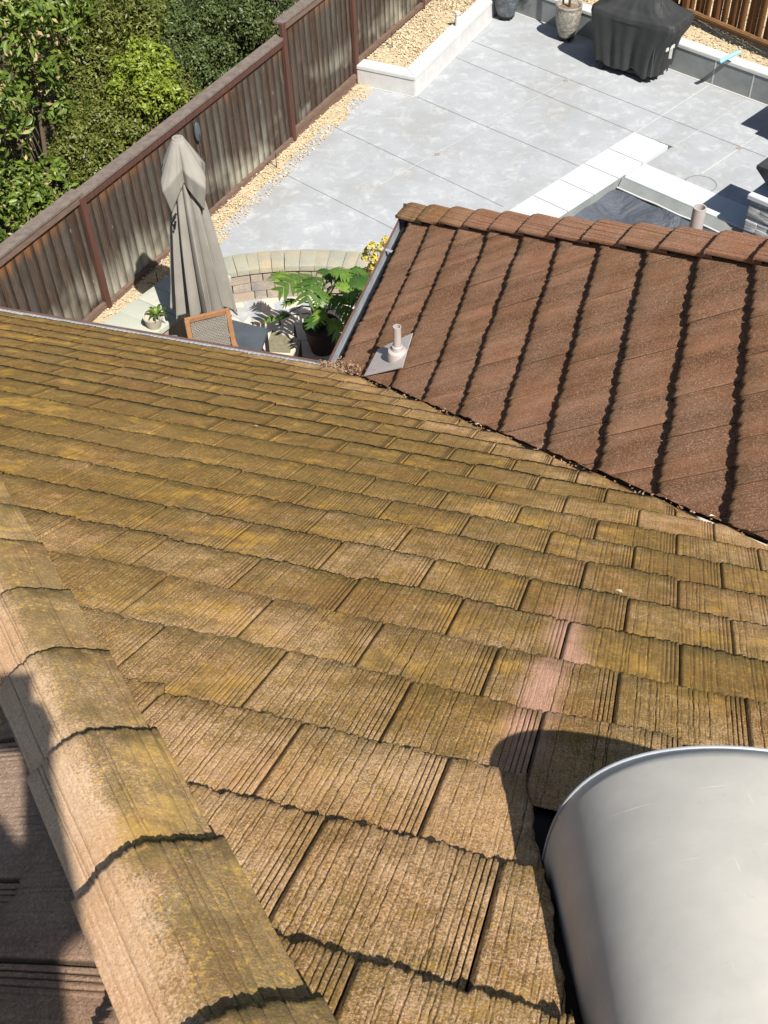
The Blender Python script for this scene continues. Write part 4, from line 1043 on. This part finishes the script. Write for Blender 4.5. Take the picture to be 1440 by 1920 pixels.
shrub('blue_green_shrub', 'blue green upright shrub close to the middle of the fence', 'shrub',
      [el(370, 110, 1.0, .55, .55, .55), el(420, 130, .7, .55), el(335, 90, 1.1, .5), el(400, 170, .6, .45), el(330, 140, .9, .5)], 22000, .05, Lb, 105, 1.9)
shrub('tall_green_shrub', 'mid green shrub at the top left between the big tree and the dark bushes', 'shrub',
      [el(200, 40, 1.5, .8, .8, .7), el(150, 90, 1.3, .6), el(240, 80, 1.2, .6), el(190, 120, 1.1, .5), el(270, 30, 1.2, .6), el(120, -10, 1.6, .8)], 24000, .065, Lm, 106, 2.4)
shrub('dark_shrub', 'dark green shrub against the raised end of the fence at the top', 'shrub',
      [el(450, 40, 1.3, .65, .65, .6), el(495, 60, 1.0, .40), el(400, 20, 1.2, .6), el(520, 10, 1.4, .45), el(480, 5, 1.4, .6), el(440, 80, .9, .45)], 20000, .052, Lb, 107, 1.9)
shrub('dark_shrub', 'almost black shaded shrub in the gap at the top centre of the foliage', 'shrub',
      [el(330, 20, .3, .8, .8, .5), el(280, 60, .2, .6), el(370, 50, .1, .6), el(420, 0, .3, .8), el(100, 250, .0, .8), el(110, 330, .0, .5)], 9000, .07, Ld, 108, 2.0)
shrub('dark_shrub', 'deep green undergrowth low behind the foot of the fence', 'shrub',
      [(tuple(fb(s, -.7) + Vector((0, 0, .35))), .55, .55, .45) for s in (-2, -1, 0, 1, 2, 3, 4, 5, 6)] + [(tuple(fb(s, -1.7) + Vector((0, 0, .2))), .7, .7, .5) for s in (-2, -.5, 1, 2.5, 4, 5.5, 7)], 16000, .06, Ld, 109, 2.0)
# yellow flowering bush by the gutter
Lyf = M_leaf_('yellow_bract', (.66, .52, .08), (.72, .64, .22), .3)
yr = empty('flowering_shrub', at(700, 510, 0)); tag(yr, 'pink stemmed shrub with yellow rounded leaves peeping past the wing gutter', 'shrub')
cl_ = [(at(x, y, z), .05) for x, y, z in ((698, 462, 1.1), (708, 475, 1.05), (690, 470, 1.0), (700, 486, 1.0), (715, 462, 1.15), (686, 482, .9), (712, 492, .95), (697, 500, .85), (722, 478, 1.05), (706, 506, .8), (690, 508, .7), (725, 452, 1.2))]
for i, (c, _) in enumerate(cl_):
    V, T, rn = leaf_cloud([((tuple(c)), .05, .05, .045)], 38, .045, 61 + i, 1.3); npmesh('leaf_cluster', V, T, Lyf, yr, attrs=dict(rnd=rn))
m = MB(); bb = at(712, 530, 0)
for c, _ in cl_: m.tube([bb, bb.lerp(c, .5) + Vector((0, 0, .08)), c], [.008, .006, .004], 5)
m.build('stem', simple('pink_stem', (.42, .26, .20), (.30, .18, .14), 20, .7, 0), yr)
# small agave-like plant in a pale pot on the side wall
ap = at(290, 612, .45); ag = empty('potted_succulent', ap); tag(ag, 'small strap leaved plant in a pale round pot on the side wall', 'plant')
m = MB(); m.lathe([(.07, 0), (.09, .06), (.105, .13), (.112, .135), (.108, .145), (.095, .14), (.09, .11), (.001, .105)], ap, 28); m.build('pot', simple('pale_clay', (.52, .46, .36), (.45, .39, .3), 9, .8, .2), ag, autos=35)
for k in range(12):
    a = k * 2.4; g_ = .10 + .03 * ((k * 7) % 3); m = MB(); bm = m.bm; prev = None
    for j in range(7):
        s = j / 6; c = ap + Vector((.04, .02, .13)) + Vector((math.cos(a), math.sin(a), 0)) * g_ * s + Vector((0, 0, .10 * math.sin(2.3 * s) - .04 * s)); sd_ = Vector((-math.sin(a), math.cos(a), 0)) * .017 * math.sin(math.pi * (.15 + .8 * s))
        cur = (bm.verts.new(c - sd_), bm.verts.new(c + sd_))
        if prev: bm.faces.new((prev[0], prev[1], cur[1], cur[0]))
        prev = cur
    m.build('leaf', Ly if k % 3 == 0 else Lg, ag, smooth=True)

# ------------------------------------------------------------------ covered grill
def M_cover_():
    t = NT('black_grill_cover'); p = t.pos(); n = t.noise(p, 5, 5, .65); f = t.noise(p, 300, 2, .6)
    return t.done(t.mix(t.ramp(n, .3, .7), (.040, .042, .042), (.028, .03, .03)), .62, t.bump(t.math('ADD', n, t.math('MULTIPLY', f, .15)), .35, .02), 0, .35)
M_gc = M_cover_()
fl, frt = at(1113, 113, .12), at(1224, 146, .12); gx = (frt - fl).normalized(); GL = (frt - fl).length; gy = Vector((-gx.y, gx.x, 0))
gr = empty('covered_grill', (fl + frt) / 2 + gy * .3 - Vector((0, 0, .12))); tag(gr, 'barbecue grill under a black fabric cover with a pale logo strap', 'grill')
def gp_(a, b, z): q = fl + gx * a + gy * b; return (q.x, q.y, z)
# loops of the cover: z, x0, x1, y0, y1, corner, fold amplitude
LP = [(.12, -.02, GL + .03, -.02, .58, .10, .022), (.30, -.04, GL + .04, -.03, .58, .10, .022), (.55, -.08, GL + .10, -.05, .60, .10, .016), (.72, -.12, GL + .20, -.06, .62, .10, .012), (.86, -.14, GL + .24, -.07, .64, .09, .008), (.93, -.13, GL + .22, -.055, .63, .08, .004),
      (.99, .02, GL + .02, .02, .58, .10, .004), (1.06, .10, GL - .08, .07, .53, .10, .003), (1.13, .15, GL - .14, .14, .46, .08, .002), (1.17, .20, GL - .20, .22, .38, .05, .0)]
V = []; NP = 160
def rrect(x0, x1, y0, y1, c, n):
    P = []; segs = [((x0 + c, y0), (x1 - c, y0)), ((x1, y0 + c), (x1, y1 - c)), ((x1 - c, y1), (x0 + c, y1)), ((x0, y1 - c), (x0, y0 + c))]; cs = [(x1 - c, y0 + c, -90), (x1 - c, y1 - c, 0), (x0 + c, y1 - c, 90), (x0 + c, y0 + c, 180)]
    per = n // 4; na = per // 4
    for (a, b), (cx_, cy_, a0_) in zip(segs, cs):
        for i in range(per - na): s = i / (per - na); P.append((a[0] + (b[0] - a[0]) * s, a[1] + (b[1] - a[1]) * s))
        for i in range(na): t = R_(a0_ + 90 * i / na); P.append((cx_ + c * math.cos(t), cy_ + c * math.sin(t)))
    return P
import itertools
zz = []
for (l0, l1) in zip(LP[:-1], LP[1:]):
    for k in range(4): zz.append([a + (b - a) * k / 4 for a, b in zip(l0, l1)])
zz.append(list(LP[-1]))
for z, x0, x1, y0, y1, c, am in zz:
    P = rrect(x0, x1, y0, y1, c, NP); cx_, cy_ = (x0 + x1) / 2, (y0 + y1) / 2
    for i, (x, y) in enumerate(P):
        t = i / NP * 2 * math.pi; w_ = am * (math.sin(13 * t + 1) + .7 * math.sin(29 * t + 2 + z * 2) + .5 * math.sin(7 * t)); dx, dy = x - cx_, y - cy_; l = math.hypot(dx, dy)
        zh = z + (.03 * math.sin(9 * t + 1) + .02 * math.sin(17 * t) if z < .13 else 0) - (.035 * math.sin(math.pi * min(1, max(0, x / GL))) if .85 < z < .95 else 0)
        V.append(gp_(x + dx / l * w_, y + dy / l * w_, zh))
idx = np.arange(len(V)).reshape(len(zz), NP); nx = np.roll(idx, -1, 1)
q = np.stack([idx[:-1], nx[:-1], nx[1:], idx[1:]], -1).reshape(-1, 4)
npmesh('cover', V, q, M_gc, gr, smooth=True)
m = MB(); m.bm.faces.new([m.bm.verts.new(V[i]) for i in idx[-1]]); m.build('cover_top', M_gc, gr)
m = MB()
m.tube([gp_(.05, .02, .93), gp_(GL * .5, .0, .915), gp_(GL - .02, .02, .93), gp_(GL + .19, -.05, .9)], .008, 6); m.tube([gp_(GL - .02, .02, .94), gp_(GL - .12, .18, 1.14)], .007, 6); m.tube([gp_(GL - .02, .0, .93), gp_(GL - .02, -.055, .5), gp_(GL - .02, -.045, .14)], .006, 6)
m.build('seam', simple('cover_piping', (.09, .09, .088), None, 30, .7, 0), gr)
m = MB(); z_ = .52; m.beam(gp_(GL + .09, .10, z_), gp_(GL + .13, .30, z_ + .01), .014, .05, bev=.003); m.beam(gp_(GL + .115, .24, z_), gp_(GL + .11, .25, z_ - .17), .045, .012, bev=.003); m.build('strap', simple('pale_strap', (.55, .55, .52), None, 30, .8, 0), gr)
m = MB(); m.beam(gp_(.10, .06, .10), gp_(GL - .10, .06, .10), .05, .05); m.beam(gp_(.10, .5, .10), gp_(GL - .10, .5, .10), .05, .05)
for a in (.12, GL - .12):
    for b in (.06, .5): m.lathe([(.001, -.04), (.035, -.04), (.035, .04), (.001, .04)], Vector(gp_(a, b, .04)), 14)
m.build('cart_base', M_blk, gr)

# ------------------------------------------------------------------ pots by the rear wall
def glazed(name, a, b, c):
    t = NT(name); p = t.pos(); n = t.noise(p, 26, 5, .75, 1.0); k = t.noise(p, 8, 4, .7)
    cc = t.mix(t.ramp(n, .42, .58), a, b); cc = t.mix(t.ramp(k, .5, .66, 0, .7), cc, c); return t.done(cc, .5, t.bump(n, .9, .012), 0, .5)
M_pot1 = glazed('blue_black_glaze', (.05, .06, .07), (.12, .14, .155), (.22, .24, .25)); M_pot2 = glazed('mottled_grey_glaze', (.18, .165, .14), (.42, .40, .34), (.09, .08, .065))
def pot(px, py, h, rt, mat, label, tree):
    b = at(px, py); o = empty('planter_pot', b); tag(o, label, 'pot')
    m = MB(); m.lathe([(rt * .58, .06), (rt * .74, .16), (rt * .93, h * .55), (rt * 1.0, h * .86), (rt * .97, h * .94), (rt * 1.03, h * .97), (rt * 1.02, h), (rt * .86, h), (rt * .82, h * .9), (.001, h * .88)], b, 40, lambda t, z: 1 + .01 * math.sin(5 * t + z * 9)); m.build('pot', mat, o, smooth=True)
    m = MB()
    for k in range(4): a = k * math.pi / 2 + .4; m.lathe([(.001, 0), (.022, 0), (.022, .05), (.001, .05)], b + Vector((math.cos(a), math.sin(a), 0)) * rt * .45, 12)
    m.lathe([(.001, .05), (rt * .62, .05), (rt * .62, .075), (.001, .075)], b, 24); m.build('caddy', M_blk, o)
    m = MB(); m.lathe([(.001, h * .92), (rt * .5, h * .915), (rt * .84, h * .90)], b, 24); m.build('soil', simple('potting_bark', (.13, .07, .045), (.30, .22, .16), 50, .95, .8, dist=.01), o)
    if tree:
        m = MB(); m.tube([b + Vector((0, 0, h * .88)), b + Vector((.015, .01, h + .5)), b + Vector((.0, .02, h + 1.1))], [.022, .018, .012], 8); m.build('trunk', simple('grey_bark', (.36, .30, .25), (.25, .2, .17), 30, .9, .4), o, smooth=True)
        V, T, rn = leaf_cloud([(tuple(b + Vector((0, .02, h + 1.25))), .22, .22, .25)], 900, .05, 77); npmesh('foliage', V, T, Lg, o, attrs=dict(rnd=rn))
pot(1061, 74, .56, .205, M_pot2, 'mottled grey glazed pot with a thin tree trunk beside the grill', True)
pot(948, 34, .66, .235, M_pot1, 'tall blue black ribbed pot in the corner of the white wall', False)

# ------------------------------------------------------------------ small things
M_blue = simple('light_blue_foam', (.30, .58, .70), (.26, .52, .64), 60, .8, .3)
n0, n1 = at(1350, 116, .50), at(1387, 97, .62)
m = MB(); m.tube([n0, n0.lerp(n1, .5) + Vector((0, 0, .012)), n1], .030, 14); tag(m.build('foam_tube', M_blue, smooth=False), 'light blue foam tube lying across the white cap of the long wall', 'foam tube')
m = MB(); b = at(857, 52, .27); m.tube([b - Vector((0, 0, .05)), b + Vector((0, 0, .22))], .035, 14); m.lathe([(.001, .045), (.042, .04), (.044, 0)], b + Vector((0, 0, .21)), 16)
tag(m.build('standpipe', M_white, autos=40), 'short white capped pipe standing in the bed behind the planter wall', 'pipe')
M_wire = simple('black_tubing', (.035, .03, .028), None, 20, .6, 0)
for k, (q, lab) in enumerate((((519, 315), 'short black irrigation stake at the fence foot near the red post'), ((735, 88), 'short black irrigation stake at the fence foot in the raised bed'), ((298, 540), 'short black irrigation stake at the fence foot left of the umbrella'))):
    z = .27 if k == 1 else 0; b = at(*q, z); m = MB(); m.tube([b, b + Vector((0, 0, .22))], .006, 6); m.tube([b + Vector((0, 0, .02)), b + Vector((-.09, .03, .06)), b + Vector((-.16, .08, .02))], .005, 6)
    tag(m.build('irrigation_stake', M_wire), lab, 'stake', 'irrigation stakes along the fence')
lp = fb(2.22, .05 + TILT * 1.3) + Vector((0, 0, 1.17)); lamp = empty('wall_lamp', lp); tag(lamp, 'small grey blue oval lamp fixed high on the fence behind the umbrella', 'lamp')
m = MB(); Mt = Matrix((FD, Vector((0, 0, 1)), FN)).transposed()
r = bmesh.ops.create_uvsphere(m.bm, u_segments=20, v_segments=12, radius=1, matrix=Matrix.Translation(lp) @ Mt.to_4x4() @ Matrix.Diagonal((.055, .13, .03, 1))); m.build('housing', simple('grey_blue_plastic', (.085, .095, .115), None, 30, .5, 0), lamp, smooth=True)
m = MB(); m.tube([lp + Vector((.02, -.02, -.02)), lp + Vector((.05, -.04, -.12)), lp + Vector((.02, -.01, -.32))], .005, 5); m.build('cable', M_wire, lamp)

# litter on the roofs
M_pale = simple('pale_petal', (.78, .70, .50), (.62, .52, .30), 60, .8, 0); M_dry = NT('dry_leaf_bits'); _a = M_dry.attr('rnd'); M_dry = M_dry.done(M_dry.mix(_a, (.20, .10, .06), (.38, .27, .17)), .9)
g = np.random.default_rng(4); V, Q, RN = [], [], []
for i in range(700):
    if i < 430: v = abs(g.normal(.10, .16)); u = v * CS + g.normal(-.01, .045); w_ = g.uniform(-.02, .012)
    else: v = g.uniform(.1, 4.6) ** 1.0; u = v * CS + g.normal(0, .014); w_ = g.uniform(-.03, -.005)
    p = P1(u, v, w_); 
    if u > v * CS: p = p + EZ * (u - v * CS) * SLOPE * 1.2
    s = g.uniform(.004, .010); a = g.uniform(0, 6.3); U = np.array([math.cos(a), math.sin(a), g.normal(0, .4)]) * s; W = np.array([-math.sin(a), math.cos(a), g.normal(0, .4)]) * s * .6
    b = len(V); V += [p - U, p - W, p + U, p + W]; Q.append((b, b + 1, b + 2, b + 3)); RN += [g.random()] * 4
tag(npmesh('leaf_litter', V, Q, M_dry, attrs=dict(rnd=RN)), 'dry brown leaf crumbs gathered along the roof valley', 'leaf litter', kind='stuff')
for i, (px, py, pl, lab) in enumerate(((478, 801, P1, 'white petal lying on the mossy tiles left of the middle'), (834, 768, P1, 'yellow fallen leaf at the upper part of the valley'), (1335, 970, P1, 'yellow fallen leaf at the lower right end of the valley'), (1160, 1112, P1, 'pale fallen leaf on the tiles right of the middle'), (898, 797, P1, 'pale petal on the tiles below the valley'))):
    r = Rm.T @ np.array([(px - 720) / F, (py - 960) / F, 1.0]); c0 = np.array([0, 0, CAMZ]); tt = ((pl.o - c0) @ pl.n) / (r @ pl.n); p = Vector(c0 + r * tt) + Vector(pl.n) * .006
    m = MB(); a = i * 1.3; nn = Vector(pl.n); U = Vector(pl.ax) * math.cos(a) + Vector(pl.up) * math.sin(a); W = nn.cross(U); L = .016
    m.quad(p - U * L, p - W * L * .6 + nn * .006, p + U * L, p + W * L * .6 + nn * .004); tag(m.build('fallen_leaf', M_pale), lab, 'leaf', 'loose petals and leaves on the roof')

# ------------------------------------------------------------------ the photographer, standing on the ridge behind the view
def skin_body(name, chains, mat, parent, sub=2):
    "chains: lists of (x, y, z, r); first point of a later chain may repeat an earlier point to join on it"
    me = bpy.data.meshes.new(name); vs, es, rs = [], [], []; key = {}
    for ch in chains:
        prev = None
        for x, y, z, r in ch:
            k = (round(x, 4), round(y, 4), round(z, 4))
            if k not in key: key[k] = len(vs); vs.append((x, y, z + CAMZ)); rs.append(r)
            if prev is not None and prev != key[k]: es.append((prev, key[k]))
            prev = key[k]
    me.from_pydata(vs, es, []); o = link(name, me, mat, parent)
    md = o.modifiers.new('skin', 'SKIN'); md.use_smooth_shade = True
    for i, r in enumerate(rs): me.skin_vertices[0].data[i].radius = (r, r)
    me.skin_vertices[0].data[0].use_root = True
    o.modifiers.new('sub', 'SUBSURF').levels = sub; o.modifiers['sub'].render_levels = sub
    return o
PX = .045
ph = empty('person', (PX, -.85, 7.28)); tag(ph, 'photographer bending forward on the ridge, seen in the photo only as a shadow', 'person')
skin = simple('skin', (.50, .30, .21), (.44, .26, .18), 30, .55, .1); cloth = simple('dark_shirt', (.06, .07, .10), None, 20, .9, .3); jean = simple('blue_jeans', (.07, .09, .14), (.05, .06, .10), 30, .9, .3)
hipc = (PX, -.80, -.16)
legs = lambda sg: [hipc + (.14,), (PX + sg * .10, -.85, -.20, .095), (PX + sg * .15, -.60, -.47, .065), (PX + sg * .15, -.86, -.84, .045), (PX + sg * .15, -.80, -.90, .04), (PX + sg * .17, -.68, -.90, .032)]
tors = [hipc + (.14,), (PX, -.69, -.03, .140), (PX, -.60, .12, .150), (PX, -.57, .27, .13), (PX, -.52, .33, .055), (PX, -.48, .38, .052), (PX, -.44, .45, .088), (PX, -.42, .52, .085), (PX, -.43, .57, .06)]
HR = (.012, -.075, -.075); HL = (-.085, -.075, -.06)
armR = [(PX, -.57, .27, .13), (.14, -.53, .14, .062), (.075, -.33, -.12, .046), (HR[0] + .01, HR[1] - .06, HR[2] - .03, .028), HR + (.030,)]
armL = [(PX, -.57, .27, .13), (PX - .19, -.56, .24, .065), (PX - .24, -.36, .0, .045), (HL[0] - .03, HL[1] - .06, HL[2] - .02, .028), HL + (.030,)]
def fingers(H, sg):
    out = []
    for i, L in enumerate((.070, .078, .074, .058)):
        z = H[2] + .03 - i * .018; out.append([H + (.030,), (H[0] + sg * .012, H[1] + .025, z, .010), (H[0] + sg * .016, H[1] + .045, z + .004, .009), (H[0] - sg * .004, H[1] + .05 + L * .05, z + .008, .008), (H[0] - sg * .018, H[1] + .045, z + .008, .0075)])
    out.append([H + (.030,), (H[0] - sg * .012, H[1] + .005, H[2] + .034, .011), (H[0] - sg * .02, H[1] + .022, H[2] + .056, .009)])
    return out
body = skin_body('body', [tors, legs(1), legs(-1), armR, armL] + fingers(HR, 1) + fingers(HL, -1), skin, ph)
sh = skin_body('shirt', [[hipc + (.152,), (PX, -.69, -.03, .155), (PX, -.60, .12, .165), (PX, -.57, .27, .145), (PX, -.545, .30, .08)], [(PX, -.57, .27, .145), (.14, -.53, .14, .074), (.11, -.44, .02, .060)], [(PX, -.57, .27, .145), (PX - .19, -.56, .24, .080), (PX - .22, -.48, .14, .066)]], cloth, ph)
tr = skin_body('trousers', [[hipc + (.155,), (PX + s_ * .10, -.85, -.20, .108), (PX + s_ * .15, -.60, -.47, .080), (PX + s_ * .15, -.85, -.82, .062)] for s_ in (1, -1)], jean, ph)
m = MB(); bmesh.ops.create_uvsphere(m.bm, u_segments=24, v_segments=14, radius=1, matrix=Matrix.Translation((PX, -.44, 8.2 + .53)) @ Matrix.Diagonal((.098, .11, .09, 1))); m.build('cap', cloth, ph, smooth=True)
fw = Vector(Rm[2]); rt_ = Vector(Rm[0]); up_ = -Vector(Rm[1])
m = MB(); m.box(Vector((0, 0, CAMZ)) - fw * .014 - up_ * .055 - rt_ * .02, (.075, .155, .008), Matrix((rt_, up_, -fw)).transposed(), .003); tag(m.build('phone', M_blk), 'dark phone held out by the photographer, outside the picture', 'phone')
